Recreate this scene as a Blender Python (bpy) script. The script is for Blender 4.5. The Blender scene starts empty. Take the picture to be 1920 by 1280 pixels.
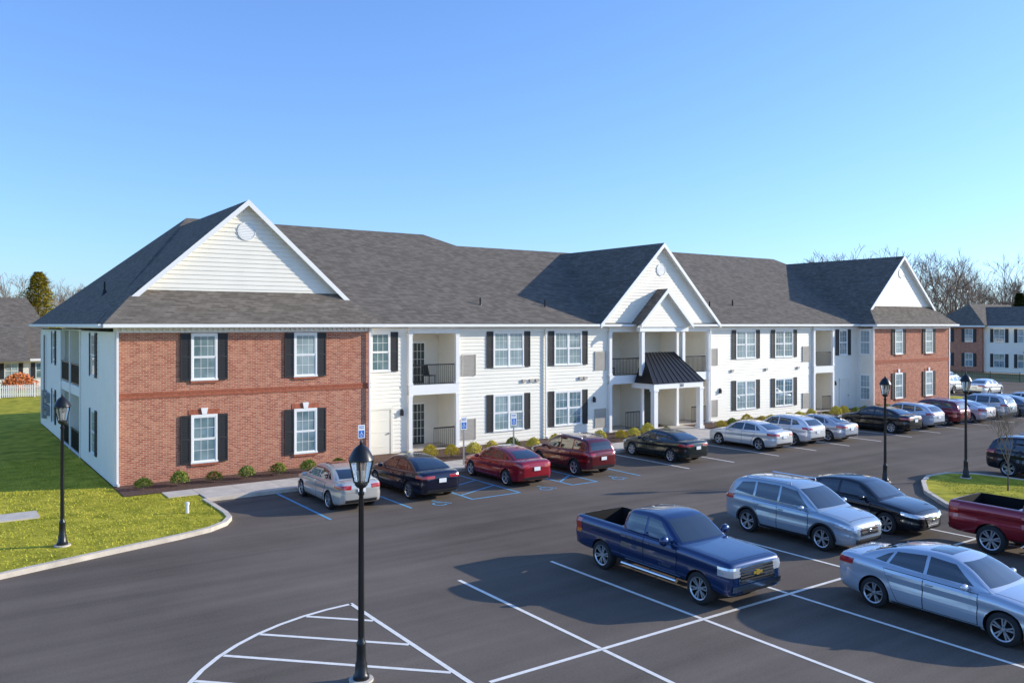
import bpy, bmesh, math, random
from mathutils import Vector, Matrix
from mathutils.bvhtree import BVHTree
random.seed(7)
R=math.radians; PI=math.pi
C=bpy.context.scene.collection
CAMH=6.45; FPX=1563.0
FW=(0.5736,0.8192); RT=(0.8192,-0.5736)
def P(px,d):
    t=(px-960)/FPX
    return (d*(FW[0]+t*RT[0]), d*(FW[1]+t*RT[1]))
# ---------------------------------------------------------------- helpers
class MB:
    def __init__(s): s.v=[]; s.f=[]; s.m=[]
    def face(s,pts,mi=0):
        n=len(s.v); s.v.extend([tuple(p) for p in pts]); s.f.append(tuple(range(n,n+len(pts)))); s.m.append(mi)
    def mesh(s,vs,fs,mi=0):
        n=len(s.v); s.v.extend([tuple(p) for p in vs])
        for f in fs: s.f.append(tuple(n+i for i in f)); s.m.append(mi)
    def box(s,x0,x1,y0,y1,z0,z1,mi=0):
        s.hexa([(x0,y0,z0),(x1,y0,z0),(x1,y1,z0),(x0,y1,z0),(x0,y0,z1),(x1,y0,z1),(x1,y1,z1),(x0,y1,z1)],mi)
        return s
    def hexa(s,p,mi=0):
        s.mesh(p,[(0,3,2,1),(4,5,6,7),(0,1,5,4),(1,2,6,5),(2,3,7,6),(3,0,4,7)],mi)
    def tube(s,p0,p1,r0,r1,n=6,mi=0,cap=True):
        p0=Vector(p0);p1=Vector(p1);d=(p1-p0)
        if d.length<1e-6: return
        d.normalize(); a=d.orthogonal().normalized(); b=d.cross(a)
        vs=[]
        for p,r in((p0,r0),(p1,r1)):
            for i in range(n):
                t=2*PI*i/n; vs.append(p+a*(r*math.cos(t))+b*(r*math.sin(t)))
        fs=[(i,(i+1)%n,n+(i+1)%n,n+i) for i in range(n)]
        if cap: fs+= [tuple(range(n))[::-1],tuple(range(n,2*n))]
        s.mesh(vs,fs,mi)
    def lathe(s,prof,c=(0,0,0),n=16,axis='z',mi=0):
        vs=[];k=len(prof)
        for i in range(n):
            t=2*PI*i/n; ca,sa=math.cos(t),math.sin(t)
            for r,h in prof:
                if axis=='z': vs.append((c[0]+r*ca,c[1]+r*sa,c[2]+h))
                else: vs.append((c[0]+r*ca,c[1]+h,c[2]+r*sa))
        fs=[]
        for i in range(n):
            j=(i+1)%n
            for q in range(k-1): fs.append((i*k+q,j*k+q,j*k+q+1,i*k+q+1))
        s.mesh(vs,fs,mi)
    def build(s,name,mats,parent=None,smooth=None,world=False,recalc=False):
        me=bpy.data.meshes.new(name)
        off=Vector((0,0,0))
        if world and parent:
            q=parent
            while q: off+=q.location; q=q.parent
        me.from_pydata([tuple(Vector(v)-off) for v in s.v] if off.length>0 else s.v,[],s.f)
        if not isinstance(mats,(list,tuple)): mats=[mats]
        for m in mats: me.materials.append(m)
        me.polygons.foreach_set('material_index',s.m)
        if recalc:
            bm=bmesh.new(); bm.from_mesh(me)
            bmesh.ops.recalc_face_normals(bm,faces=bm.faces)
            if bm.calc_volume(signed=True)<0: bmesh.ops.reverse_faces(bm,faces=bm.faces)
            bm.to_mesh(me); bm.free()
        if smooth is not None:
            me.polygons.foreach_set('use_smooth',[True]*len(me.polygons))
            me.set_sharp_from_angle(angle=R(smooth))
        me.update()
        o=bpy.data.objects.new(name,me); C.objects.link(o)
        if parent: o.parent=parent
        return o
def tag(o,label=None,cat=None,group=None,kind=None):
    if label: o['label']=label
    if cat: o['category']=cat
    if group: o['group']=group
    if kind: o['kind']=kind
    return o
def thing(name,label,cat,loc=(0,0,0),rz=0,group=None):
    o=bpy.data.objects.new(name,None); C.objects.link(o); o.location=loc; o.rotation_euler=(0,0,rz)
    o.empty_display_size=0.3
    return tag(o,label,cat,group)
def struct(mb,name,m,**k):
    o=mb.build(name,m,**k); o['kind']='structure'; return o
ALL_SUB={}
def sub(o,parent):
    ALL_SUB.setdefault(parent.name,[]).append(o); return o
def copy_tree(root,loc,rz,label=None,group=None,color=None,scale=None):
    r=root.copy(); C.objects.link(r); r.location=loc; r.rotation_euler=(0,0,rz)
    if label: r['label']=label
    if group: r['group']=group
    if scale: r.scale=(scale,)*3
    kids=[c for c in bpy.data.objects if c.parent is root]
    for ch in kids:
        c=ch.copy(); C.objects.link(c); c.parent=r
        if color: c.color=color
        for g in ALL_SUB.get(ch.name,[]):
            d=g.copy(); C.objects.link(d); d.parent=c
            if color: d.color=color
    return r
# ---------------------------------------------------------------- materials
def mat(name,col,rough=0.6,metal=0.0,var=0.0,vs=3.0,bump=0.0,bs=40.0,spec=0.5,col2=None,coat=0.0,det=4):
    m=bpy.data.materials.new(name); m.use_nodes=True; nt=m.node_tree; N=nt.nodes; L=nt.links
    b=N['Principled BSDF']; b.inputs['Roughness'].default_value=rough; b.inputs['Metallic'].default_value=metal
    b.inputs['Specular IOR Level'].default_value=spec; b.inputs['Coat Weight'].default_value=coat
    b.inputs['Base Color'].default_value=(*col,1)
    tc=N.new('ShaderNodeTexCoord')
    if var>0 or col2:
        n=N.new('ShaderNodeTexNoise'); n.inputs['Scale'].default_value=vs; n.inputs['Detail'].default_value=det
        n.inputs['Roughness'].default_value=0.65
        L.new(tc.outputs['Object'],n.inputs['Vector'])
        r=N.new('ShaderNodeValToRGB'); r.color_ramp.elements[0].position=0.3; r.color_ramp.elements[1].position=0.7
        c1=col if col2 else tuple(c*(1-var) for c in col); c2=col2 or tuple(min(1,c*(1+var)) for c in col)
        r.color_ramp.elements[0].color=(*c1,1); r.color_ramp.elements[1].color=(*c2,1)
        L.new(n.outputs['Fac'],r.inputs['Fac']); L.new(r.outputs['Color'],b.inputs['Base Color'])
    if bump>0:
        n2=N.new('ShaderNodeTexNoise'); n2.inputs['Scale'].default_value=bs; n2.inputs['Detail'].default_value=3
        L.new(tc.outputs['Object'],n2.inputs['Vector'])
        bp=N.new('ShaderNodeBump'); bp.inputs['Strength'].default_value=bump; bp.inputs['Distance'].default_value=0.02
        L.new(n2.outputs['Fac'],bp.inputs['Height']); L.new(bp.outputs['Normal'],b.inputs['Normal'])
    return m
def brickmat(name,c1,c2,mort,bw,rh,ms,rough=0.85,bump=0.4,nv=0.35,ns=0.6,bias=-.1):
    m=bpy.data.materials.new(name); m.use_nodes=True; nt=m.node_tree; N=nt.nodes; L=nt.links
    b=N['Principled BSDF']; b.inputs['Roughness'].default_value=rough; b.inputs['Specular IOR Level'].default_value=0.15
    tc=N.new('ShaderNodeTexCoord'); sp=N.new('ShaderNodeSeparateXYZ'); L.new(tc.outputs['Object'],sp.inputs[0])
    ad=N.new('ShaderNodeMath'); ad.operation='ADD'; L.new(sp.outputs[0],ad.inputs[0]); L.new(sp.outputs[1],ad.inputs[1])
    cb=N.new('ShaderNodeCombineXYZ'); L.new(ad.outputs[0],cb.inputs[0]); L.new(sp.outputs[2],cb.inputs[1])
    br=N.new('ShaderNodeTexBrick'); br.inputs['Scale'].default_value=1; br.inputs['Brick Width'].default_value=bw
    br.inputs['Row Height'].default_value=rh; br.inputs['Mortar Size'].default_value=ms; br.inputs['Bias'].default_value=bias
    br.inputs['Color1'].default_value=(*c1,1); br.inputs['Color2'].default_value=(*c2,1); br.inputs['Mortar'].default_value=(*mort,1)
    L.new(cb.outputs[0],br.inputs['Vector'])
    n=N.new('ShaderNodeTexNoise'); n.inputs['Scale'].default_value=ns; n.inputs['Detail'].default_value=7; n.inputs['Roughness'].default_value=0.75
    L.new(tc.outputs['Object'],n.inputs['Vector'])
    mr=N.new('ShaderNodeMapRange'); mr.inputs[1].default_value=.3; mr.inputs[2].default_value=.7
    mr.inputs[3].default_value=1-nv; mr.inputs[4].default_value=1+nv; L.new(n.outputs['Fac'],mr.inputs[0])
    mx=N.new('ShaderNodeVectorMath'); mx.operation='SCALE'; L.new(br.outputs['Color'],mx.inputs[0]); L.new(mr.outputs[0],mx.inputs['Scale'])
    L.new(mx.outputs[0],b.inputs['Base Color'])
    bp=N.new('ShaderNodeBump'); bp.invert=True; bp.inputs['Strength'].default_value=bump; bp.inputs['Distance'].default_value=0.01
    L.new(br.outputs['Fac'],bp.inputs['Height']); L.new(bp.outputs['Normal'],b.inputs['Normal'])
    return m
M={}
M['siding']=mat('siding',(.91,.85,.72),.5,var=.03,vs=1.2)
M['trim']=mat('white_trim',(.92,.90,.85),.45,var=.02,vs=2)
M['brick']=brickmat('brick',(.38,.092,.045),(.56,.215,.115),(.55,.43,.33),.215,.0725,.009,nv=.18,ns=3.5,bias=0)
M['brickband']=mat('brick_band',(.38,.11,.055),.85,var=.3,vs=9)
M['shingle']=brickmat('shingle',(.145,.122,.098),(.235,.20,.162),(.09,.078,.065),.32,.075,.006,rough=.95,bump=.5,nv=.13,ns=1.2)
M['metalroof']=mat('metal_roof',(.03,.03,.033),.35,metal=.6)
M['black']=mat('black_paint',(.012,.012,.013),.35)
M['shutter']=mat('shutter',(.024,.023,.024),.55)
M['louvre']=mat('louvre',(.50,.45,.38),.6,var=.05)
M['door']=mat('door_paint',(.84,.79,.67),.5)
M['concrete']=mat('concrete',(.60,.53,.44),.9,var=.14,vs=2.2,bump=.2)
M['kerb']=mat('kerb',(.64,.55,.44),.9,var=.2,vs=1.6,bump=.3)
M['mulch']=mat('mulch',(.06,.032,.022),.95,col2=(.17,.09,.06),vs=14,bump=1,bs=60)
M['white_line']=mat('white_line',(.88,.83,.74),.8,var=.12,vs=6,det=8)
M['blue_line']=mat('blue_line',(.14,.40,.62),.8,var=.25,vs=6,det=8)
M['blue']=mat('sign_blue',(.02,.16,.55),.4)
M['white']=mat('white_paint',(.85,.85,.83),.4)
M['meter']=mat('meter_grey',(.30,.31,.32),.5,metal=.3)
def asphalt():
    m=bpy.data.materials.new('asphalt'); m.use_nodes=True; N=m.node_tree.nodes; L=m.node_tree.links; b=N['Principled BSDF']
    b.inputs['Roughness'].default_value=.92; b.inputs['Specular IOR Level'].default_value=.1
    tc=N.new('ShaderNodeTexCoord')
    def noise(sc,det,ro=.6,st=None):
        n=N.new('ShaderNodeTexNoise'); n.inputs['Scale'].default_value=sc; n.inputs['Detail'].default_value=det; n.inputs['Roughness'].default_value=ro
        if st:
            mp=N.new('ShaderNodeMapping'); mp.inputs['Scale'].default_value=st; L.new(tc.outputs['Object'],mp.inputs[0]); L.new(mp.outputs[0],n.inputs['Vector'])
        else: L.new(tc.outputs['Object'],n.inputs['Vector'])
        return n
    a=noise(.16,6); f=noise(22,6,.85); s=noise(1.0,4,.6,(.06,1.1,1))
    r=N.new('ShaderNodeValToRGB'); r.color_ramp.elements[0].position=.38; r.color_ramp.elements[1].position=.64
    r.color_ramp.elements[0].color=(.094,.076,.061,1); r.color_ramp.elements[1].color=(.225,.183,.148,1)
    ad=N.new('ShaderNodeMath'); ad.operation='MULTIPLY_ADD'; L.new(f.outputs['Fac'],ad.inputs[0]); ad.inputs[1].default_value=.42
    ad2=N.new('ShaderNodeMath'); ad2.operation='MULTIPLY_ADD'; L.new(a.outputs['Fac'],ad2.inputs[0]); ad2.inputs[1].default_value=.33
    ad3=N.new('ShaderNodeMath'); ad3.operation='MULTIPLY'; L.new(s.outputs['Fac'],ad3.inputs[0]); ad3.inputs[1].default_value=.27
    L.new(ad3.outputs[0],ad2.inputs[2]); L.new(ad2.outputs[0],ad.inputs[2]); L.new(ad.outputs[0],r.inputs['Fac'])
    L.new(r.outputs['Color'],b.inputs['Base Color'])
    bp=N.new('ShaderNodeBump'); bp.inputs['Strength'].default_value=.3; bp.inputs['Distance'].default_value=.01
    L.new(f.outputs['Fac'],bp.inputs['Height']); L.new(bp.outputs['Normal'],b.inputs['Normal'])
    return m
M['asph']=asphalt()
M['grass']=mat('grass',(.19,.20,.015),.95,col2=(.62,.52,.06),vs=1.3,bump=.3,bs=25,spec=.1,det=12)
M['field']=mat('field',(.28,.22,.08),.95,col2=(.42,.31,.15),vs=.15,spec=.1,det=8)
M['blade']=mat('grass_blade',(.29,.32,.025),.8,col2=(.68,.60,.09),vs=.8,spec=.1,det=6)
M['bark']=mat('bark',(.17,.13,.10),.95,var=.3,vs=5)
M['twig']=mat('twig',(.27,.20,.145),.95,var=.25,vs=1)
M['leafg']=mat('leaf_green',(.12,.19,.025),.7,col2=(.34,.36,.05),vs=9,spec=.3)
M['leafy']=mat('leaf_yellow',(.46,.41,.035),.7,col2=(.80,.64,.09),vs=9,spec=.3)
M['leafo']=mat('leaf_rust',(.60,.19,.05),.8,var=.4,vs=6)
M['pine']=mat('pine_needles',(.28,.26,.035),.9,col2=(.60,.48,.08),vs=1.5,spec=.1)
M['pined']=mat('dark_needles',(.04,.07,.025),.9,col2=(.10,.13,.04),vs=1.5,spec=.1)
M['wood']=mat('far_wood',(.28,.22,.18),1,var=.25,vs=.15,spec=.05)  # distance haze is put into this colour, paler than the bark
def winglass():
    m=mat('window_glass',(.08,.12,.13),.03,spec=1.0); N=m.node_tree.nodes; L=m.node_tree.links; b=N['Principled BSDF']
    oi=N.new('ShaderNodeObjectInfo'); tc=N.new('ShaderNodeTexCoord')
    n=N.new('ShaderNodeTexNoise'); n.inputs['Scale'].default_value=1.1; L.new(tc.outputs['Object'],n.inputs['Vector'])
    ad=N.new('ShaderNodeMath'); ad.operation='MULTIPLY_ADD'; L.new(oi.outputs['Random'],ad.inputs[0]); ad.inputs[1].default_value=.5
    L.new(n.outputs['Fac'],ad.inputs[2])
    r=N.new('ShaderNodeValToRGB'); e=r.color_ramp.elements; e[0].position=.5; e[0].color=(.10,.18,.20,1); e[1].position=1.0; e[1].color=(.40,.50,.50,1)
    L.new(ad.outputs[0],r.inputs['Fac']); L.new(r.outputs['Color'],b.inputs['Base Color'])
    b.inputs['Coat Weight'].default_value=1; b.inputs['Coat Roughness'].default_value=.02
    return m
M['glass']=winglass()
M['dglass']=mat('door_glass',(.04,.06,.058),.05,spec=.8)
def paint():
    m=mat('car_paint',(.5,.5,.5),.24,metal=.4,coat=1.0); N=m.node_tree.nodes; L=m.node_tree.links; b=N['Principled BSDF']
    oi=N.new('ShaderNodeObjectInfo'); L.new(oi.outputs['Color'],b.inputs['Base Color']); b.inputs['Coat Roughness'].default_value=.02
    return m
M['paint']=paint()
M['carglass']=mat('car_glass',(.012,.017,.020),.02,spec=1.0,coat=1)
M['tyre']=mat('tyre_rubber',(.022,.022,.023),.85,var=.2,vs=10)
M['rim']=mat('rim_alloy',(.62,.62,.63),.28,metal=.75)
M['chrome']=mat('chrome',(.80,.81,.83),.10,metal=1.0)
M['plastic']=mat('black_plastic',(.02,.02,.022),.6)
M['well']=mat('wheel_well',(.006,.006,.006),.95)
M['lamp']=mat('headlight_lens',(.70,.72,.74),.06,metal=.4,spec=1,coat=1)
M['tail']=mat('tail_lens',(.46,.012,.012),.12,spec=.8,coat=1)
M['gold']=mat('gold',(.85,.60,.12),.3,metal=.7)
M['lantern']=mat('lantern_glass',(.60,.60,.56),.12,spec=.8)
M['lantern'].node_tree.nodes['Principled BSDF'].inputs['Transmission Weight'].default_value=.8
# ---------------------------------------------------------------- text / flat drawing
def text_mb(txt,size):
    cu=bpy.data.curves.new('t','FONT'); cu.body=txt; cu.size=size; cu.align_x='CENTER'; cu.align_y='CENTER'; cu.extrude=.004
    o=bpy.data.objects.new('t',cu); C.objects.link(o)
    dg=bpy.context.evaluated_depsgraph_get(); me=bpy.data.meshes.new_from_object(o.evaluated_get(dg))
    mb=MB(); mb.mesh([tuple(v.co) for v in me.vertices],[tuple(p.vertices) for p in me.polygons])
    bpy.data.objects.remove(o); bpy.data.meshes.remove(me); return mb
def stroke2(pts,w):
    out=[]
    for i in range(len(pts)-1):
        a=Vector(pts[i]);b=Vector(pts[i+1]);d=(b-a).normalized();n=Vector((-d.y,d.x))*w/2
        out.append([a-n,b-n,b+n,a+n])
    return out
def isa(s):
    q=[]
    q.append([Vector((.02*s+.07*s*math.cos(t*PI/6),.42*s+.07*s*math.sin(t*PI/6))) for t in range(12)])
    arc=[(-.02*s+.24*s*math.cos(R(a)),-.14*s+.24*s*math.sin(R(a))) for a in range(115,345,23)]
    q+=stroke2(arc,.075*s)
    q+=stroke2([(.02*s,.32*s),(.04*s,.02*s)],.10*s); q+=stroke2([(.04*s,.02*s),(.24*s,.0)],.075*s); q+=stroke2([(.24*s,.0),(.33*s,-.26*s)],.075*s)
    q+=stroke2([(.33*s,-.26*s),(.43*s,-.22*s)],.06*s); q+=stroke2([(.04*s,.17*s),(.2*s,.17*s)],.055*s)
    return q
# ================================================================ SETTING: ground
mb=MB(); mb.face([(-1500,-400,-.03),(2500,-400,-.03),(2500,3000,-.03),(-1500,3000,-.03)])
struct(mb,'ground',M['field'])
mb=MB()
for (x0,x1,y0,y1) in((-60,115,-30,31.2),(74.5,100,31.2,75)):
    mb.face([(x0,y0,0),(x1,y0,0),(x1,y1,0),(x0,y1,0)])
struct(mb,'parking_lot',M['asph'])
kerb=[(-60,12.5),(-20,19.6),(-8,22.1),(-2,23.6),(1.5,24.7),(4.1,25.55),(6.2,26.2),(7.2,26.6),(7.85,27.15),(8.2,27.8),(8.3,28.6),(8.3,31.2)]
mb=MB()
inner=[(x-.05,y+.12) for x,y in kerb]
poly=inner+[(8.25,33.35),(5.9,33.35),(5.9,62),(74.4,62),(74.4,92),(-60,92)]
mb.face([(x,y,.10) for x,y in poly]); struct(mb,'lawn',M['grass'])
mb=MB(); mb.face([(68.95,31.4,.11),(74.4,31.4,.11),(74.4,62,.11),(68.95,62,.11)]); struct(mb,'side_lawn',M['grass'])
def ribbon(mb,pts,w,z0,z1,side=1):
    V=[Vector(p) for p in pts]; L=[];Rr=[]
    for i,p in enumerate(V):
        a=V[max(0,i-1)];b=V[min(len(V)-1,i+1)]; d=(b-a).normalized(); n=Vector((-d.y,d.x))
        L.append(p+n*w*side); Rr.append(p)
    for i in range(len(V)-1):
        a,b,c,d=Rr[i],Rr[i+1],L[i+1],L[i]
        mb.hexa([(a.x,a.y,z0),(b.x,b.y,z0),(c.x,c.y,z0),(d.x,d.y,z0),(a.x,a.y,z1),(b.x,b.y,z1),(c.x,c.y,z1),(d.x,d.y,z1)])
mb=MB(); ribbon(mb,kerb,.17,-.02,.14); ribbon(mb,[(8.3,31.2),(74.4,31.2),(74.4,92)],.16,-.02,.138)
struct(mb,'kerb',M['kerb'])
mb=MB()
x=8.3
while x<74:
    mb.box(x+.006,min(x+1.5,74.2)-.006,31.37,33.3,.0,.13); x+=1.5
mb.box(35.3,38.7,33.31,36.9,0,.132); mb.box(8.3-1.1,8.3-.01,32.2,33.3,0,.128)
struct(mb,'sidewalk',M['concrete'])
mb=MB(); 
for x0,x1,y1 in((5.9,16.9,35.65),(16.9,35.28,37),(38.72,57.95,37),(57.95,68.9,35.65)):
    mb.face([(x0,33.32,.12),(x1,33.32,.12),(x1,y1,.12),(x0,y1,.12)])
struct(mb,'mulch_bed',M['mulch'])
isl=[(28.9,6),(28.9,13.4),(29.5,15.2),(31.2,16.9),(33.0,18.0),(34.3,18.5),(35.6,18.4),(36.3,17.7),(36.5,16.5),(36.5,6)]
mb=MB(); mb.face([(x,y,.11) for x,y in isl]); struct(mb,'island_grass',M['grass'])
mb=MB(); ribbon(mb,isl,.16,-.02,.14,1); struct(mb,'island_kerb',M['kerb'])
mb=MB(); mb.box(.4,3.0,31.3,32.4,.05,.15); struct(mb,'concrete_pad',M['concrete'])
mb=MB()
def line(mb,a,b,w=.10,z=.005):
    a=Vector(a);b=Vector(b);d=(b-a).normalized();n=Vector((-d.y,d.x))*w/2
    mb.face([(*(a-n),z),(*(b-n),z),(*(b+n),z),(*(a+n),z)])
for x in (27.9,30.9,34.2,37.2,40.1,43.1,46.2,49.3,52.4,55.5,58.6,61.7,65,68,71): line(mb,(x,26.0),(x,31.18))
for x in (10.97,13.9,16.9,19.9,22.9,25.9): line(mb,(x,7.2),(x,12.49)); line(mb,(x,12.61),(x,18.0))
for x in (39.6,42.6,45.6): line(mb,(x,12.6),(x,18.0))
line(mb,(8.3,12.55),(28.7,12.55))
line(mb,(8.0,7),(8.0,17.95))
ell=[(8-5.1*math.sin(t),12.45+5.45*math.cos(t)) for t in [i*PI/26 for i in range(0,27)]]
for a,b in zip(ell[1:],ell[:-1]): line(mb,a,b)
for c in (24.55,22.9,21.25,19.6,17.95,16.3):
    pts=[]
    for i in range(400):
        x=2.9+5.05*i/400; y=c-x
        if ((x-8)/5.05)**2+((y-12.45)/5.4)**2<1: pts.append((x,y))
    if len(pts)>2: line(mb,pts[0],(7.94,c-7.94),z=.0046)
struct(mb,'parking_lines',M['white_line'])
mb=MB()
for x in (10.9,13.9,16.45,18.6,21.2,22.5,24.9): line(mb,(x,26.0),(x,31.18))
for (a,b) in ((16.5,18.55),(21.25,22.45)):
    line(mb,(a,26.05),(b,26.05))
    y=26.9
    while y<31: line(mb,(a,y),(b,y+ .9 if y+.9<31.1 else 31.1),z=.0052); y+=1.35
struct(mb,'accessible_bay_lines',M['blue_line'])
for cx in (15.1,19.9,23.7):
    mb=MB()
    for q in isa(1.0): mb.face([(cx+p.x,26.2+p.y,.006) for p in q])
    struct(mb,'wheelchair_symbol',M['blue_line'])
mb=MB()
def lawn_y(x):
    for (a,b) in zip(kerb[:-1],kerb[1:]):
        if a[0]<=x<b[0]: return a[1]+(b[1]-a[1])*(x-a[0])/(b[0]-a[0])+.25
    return 99
rb=random.Random(3)
for i in range(24000):
    x=rb.uniform(-3,8.2); y=rb.uniform(23.5,45)
    if y<lawn_y(x) or (x>5.8 and y>33.2) or (.3<x<3.1 and 31.2<y<32.5) or(x>7.1 and y>32.1) or (x>7.9 and y<29): continue
    a=rb.uniform(0,PI); h=rb.uniform(.02,.055); w=.02
    mb.face([(x-w*math.cos(a),y-w*math.sin(a),.095),(x+w*math.cos(a),y+w*math.sin(a),.095),(x+rb.uniform(-.05,.05),y+rb.uniform(-.05,.05),.10+h)])
for i in range(6000):
    x=rb.uniform(29,36.4); y=rb.uniform(9,18.4)
    if x<29.2 or (y-13.2)>(x-28.9)*1.0+.1 or y>17.9: continue
    a=rb.uniform(0,PI); h=rb.uniform(.02,.05); w=.02
    mb.face([(x-w*math.cos(a),y-w*math.sin(a),.105),(x+w*math.cos(a),y+w*math.sin(a),.105),(x+rb.uniform(-.05,.05),y+rb.uniform(-.05,.05),.11+h)])
g=mb.build('grass_blades',M['blade']); tag(g,'short yellow green grass blades over the lawns','grass',kind='stuff')
# ================================================================ BUILDING
class Pl:
    def __init__(s,o,u,n): s.o=Vector((o[0],o[1],0)); s.u=Vector((u[0],u[1],0)); s.n=Vector((n[0],n[1],0))
    def p(s,a,z,k=0): q=s.o+s.u*a+s.n*k; return (q.x,q.y,z)
def fbox(mb,pl,a0,a1,z0,z1,k0,k1,mi=0):
    mb.hexa([pl.p(a0,z0,k1),pl.p(a1,z0,k1),pl.p(a1,z0,k0),pl.p(a0,z0,k0),pl.p(a0,z1,k1),pl.p(a1,z1,k1),pl.p(a1,z1,k0),pl.p(a0,z1,k0)],mi)
LAP=.19
def siding(mb,pl,a0,a1,z0,z1,fn=None,mi=0):
    i=math.floor(z0/LAP)
    while i*LAP<z1-1e-4:
        za=max(z0,i*LAP); zb=min(z1,(i+1)*LAP)
        ka=.028*(1-(za-i*LAP)/LAP)+.002; kb=.028*(1-(zb-i*LAP)/LAP)+.002
        if fn: (l0,r0),(l1,r1)=fn(za),fn(zb)
        else: l0=l1=a0; r0=r1=a1
        if r0-l0>.01:
            mb.face([pl.p(l0,za,ka),pl.p(r0,za,ka),pl.p(r1,zb,kb),pl.p(l1,zb,kb)],mi)
            if abs(za-i*LAP)<1e-6: mb.face([pl.p(l0,za,ka),pl.p(r0,za,ka),pl.p(r0,za,.002),pl.p(l0,za,.002)],mi)
        i+=1
E=6.45
B=thing('apartment_building','long two storey cream sided apartment building with brick end wings and grey gabled roof','building',(37.4,35,0))
def bp(mb,name,m,parent=None,**k): return mb.build(name,m,parent or B,world=True,**k)
def sd(name,*a):
    m=MB(); siding(m,*a); return bp(m,name,M['siding'])
def bx(name,m,*a): return bp(MB().box(*a),name,M[m])
FR=Pl((0,36.9),(1,0),(0,-1)); WG=Pl((0,35.6),(1,0),(0,-1)); LW=Pl((5.97,0),(0,1),(-1,0)); BK=Pl((0,61.4),(1,0),(0,1)); RW=Pl((68.9,0),(0,1),(1,0))
def window(pl,ac,z0,z1,w,double=False,shut=True):
    a0,a1=ac-w/2,ac+w/2; mb=MB()
    t=.045
    fbox(mb,pl,a0-.07,a1+.07,z1,z1+.09,.0,.06); fbox(mb,pl,a0-.09,a1+.09,z0-.07,z0,.0,.085)
    fbox(mb,pl,a0-.07,a0,z0,z1,.0,.06); fbox(mb,pl,a1,a1+.07,z0,z1,.0,.06)
    cols=[(a0,a1)] if not double else [(a0,ac-.04),(ac+.04,a1)]
    if double: fbox(mb,pl,ac-.04,ac+.04,z0,z1,.0,.06)
    zm=(z0+z1)/2
    for (l,r) in cols:
        for zz0,zz1,kk in((z0,zm,.04),(zm,z1,.052)):
            fbox(mb,pl,l,l+t,zz0,zz1,.028,kk); fbox(mb,pl,r-t,r,zz0,zz1,.028,kk)
            fbox(mb,pl,l+t,r-t,zz0,zz0+t,.028,kk); fbox(mb,pl,l+t,r-t,zz1-t,zz1,.028,kk)
            for i in (1,2):
                x=l+t+(r-l-2*t)*i/3; fbox(mb,pl,x-.007,x+.007,zz0+t,zz1-t,.029,.036)
            fbox(mb,pl,l+t,r-t,(zz0+zz1)/2-.007,(zz0+zz1)/2+.007,.0295,.0355)
    wn=bp(mb,'window',M['trim'])
    g=MB(); g.face([pl.p(a0,z0,.031),pl.p(a1,z0,.031),pl.p(a1,z1,.031),pl.p(a0,z1,.031)]); bp(g,'pane',M['glass'],wn)
    if shut:
        sw=.40
        for s0 in (a0-.09-sw,a1+.09):
            m=MB(); s1=s0+sw; zz0,zz1=z0-.06,z1+.08; zc=(zz0+zz1)/2
            fbox(m,pl,s0,s1,zz0,zz1,.03,.045)
            for (p,q) in((s0,s0+.055),(s1-.055,s1)): fbox(m,pl,p,q,zz0,zz1,.045,.07)
            for zz in(zz0,zc-.04,zz1-.08): fbox(m,pl,s0+.055,s1-.055,zz,zz+.08,.045,.069)
            z=zz0+.1
            while z<zz1-.12:
                if abs(z-zc)>.07: fbox(m,pl,s0+.055,s1-.055,z,z+.022,.045,.062)
                z+=.062
            bp(m,'shutter',M['shutter'])
ZL=(.80,2.64); ZU=(4.20,6.0)
def wing(c):
    x0,x1=c-5.45,c+5.45
    bx('brick_wall','brick',x0,x1,35.6,35.9,0,6.12)
    m=MB(); fbox(m,WG,x0-.02,x1+.02,3.50,3.58,0,.035); fbox(m,WG,x0-.02,x1+.02,3.66,3.74,0,.035); fbox(m,WG,x0-.012,x1+.012,3.58,3.66,0,.02); bp(m,'brick_band',M['brickband'])
    for dx in(-2.06,2.3):
        for z0,z1 in(ZL,ZU):
            m=MB(); fbox(m,WG,c+dx-.55,c+dx+.55,z0-.17,z0-.072,.0,.07); bp(m,'brick_sill',M['brickband'])
            if z0<3: m=MB(); fbox(m,WG,c+dx-.62,c+dx+.62,z1+.095,z1+.30,.0,.02); bp(m,'brick_lintel',M['brickband'])
            window(WG,c+dx,z0,z1,.92)
        m=MB(); m.hexa([WG.p(c+dx-.09,2.735,.075),WG.p(c+dx+.09,2.735,.075),WG.p(c+dx+.09,2.735,0),WG.p(c+dx-.09,2.735,0),WG.p(c+dx-.14,3.0,.075),WG.p(c+dx+.14,3.0,.075),WG.p(c+dx+.14,3.0,0),WG.p(c+dx-.14,3.0,0)])
        bp(m,'keystone',M['trim'])
    m=MB(); fbox(m,WG,x0-.05,x1+.05,6.12,6.30,0,.05)
    x=x0
    while x<x1-.1: fbox(m,WG,x,x+.11,6.19,6.297,.048,.15); x+=.22
    bp(m,'dentil_cornice',M['trim'])
CL,CR=11.42,63.4
wing(CL); wing(CR)
XW0,XW1=CL+5.45,CR-5.45
bays=[(19.53,22.37),(32.73,35.43),(38.3,41.2),(52.3,54.7)]
solid=[(XW0,19.53),(22.37,32.73),(41.2,52.3),(54.7,XW1)]
for a,b in solid:
    m=MB(); siding(m,FR,a,b,.1,6.15); fbox(m,FR,a,b,0,.12,-.1,.0); bp(m,'siding_wall',M['siding'])
    m=MB(); fbox(m,FR,a,b,6.05,6.28,0.02,.045); bp(m,'frieze_board',M['trim'])
sd('siding_wall',LW,35.62,44.4,.1,6.15); sd('siding_wall',LW,51.4,61.4,.1,6.15); sd('siding_wall',LW,44.4,51.4,2.95,3.42)
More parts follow.
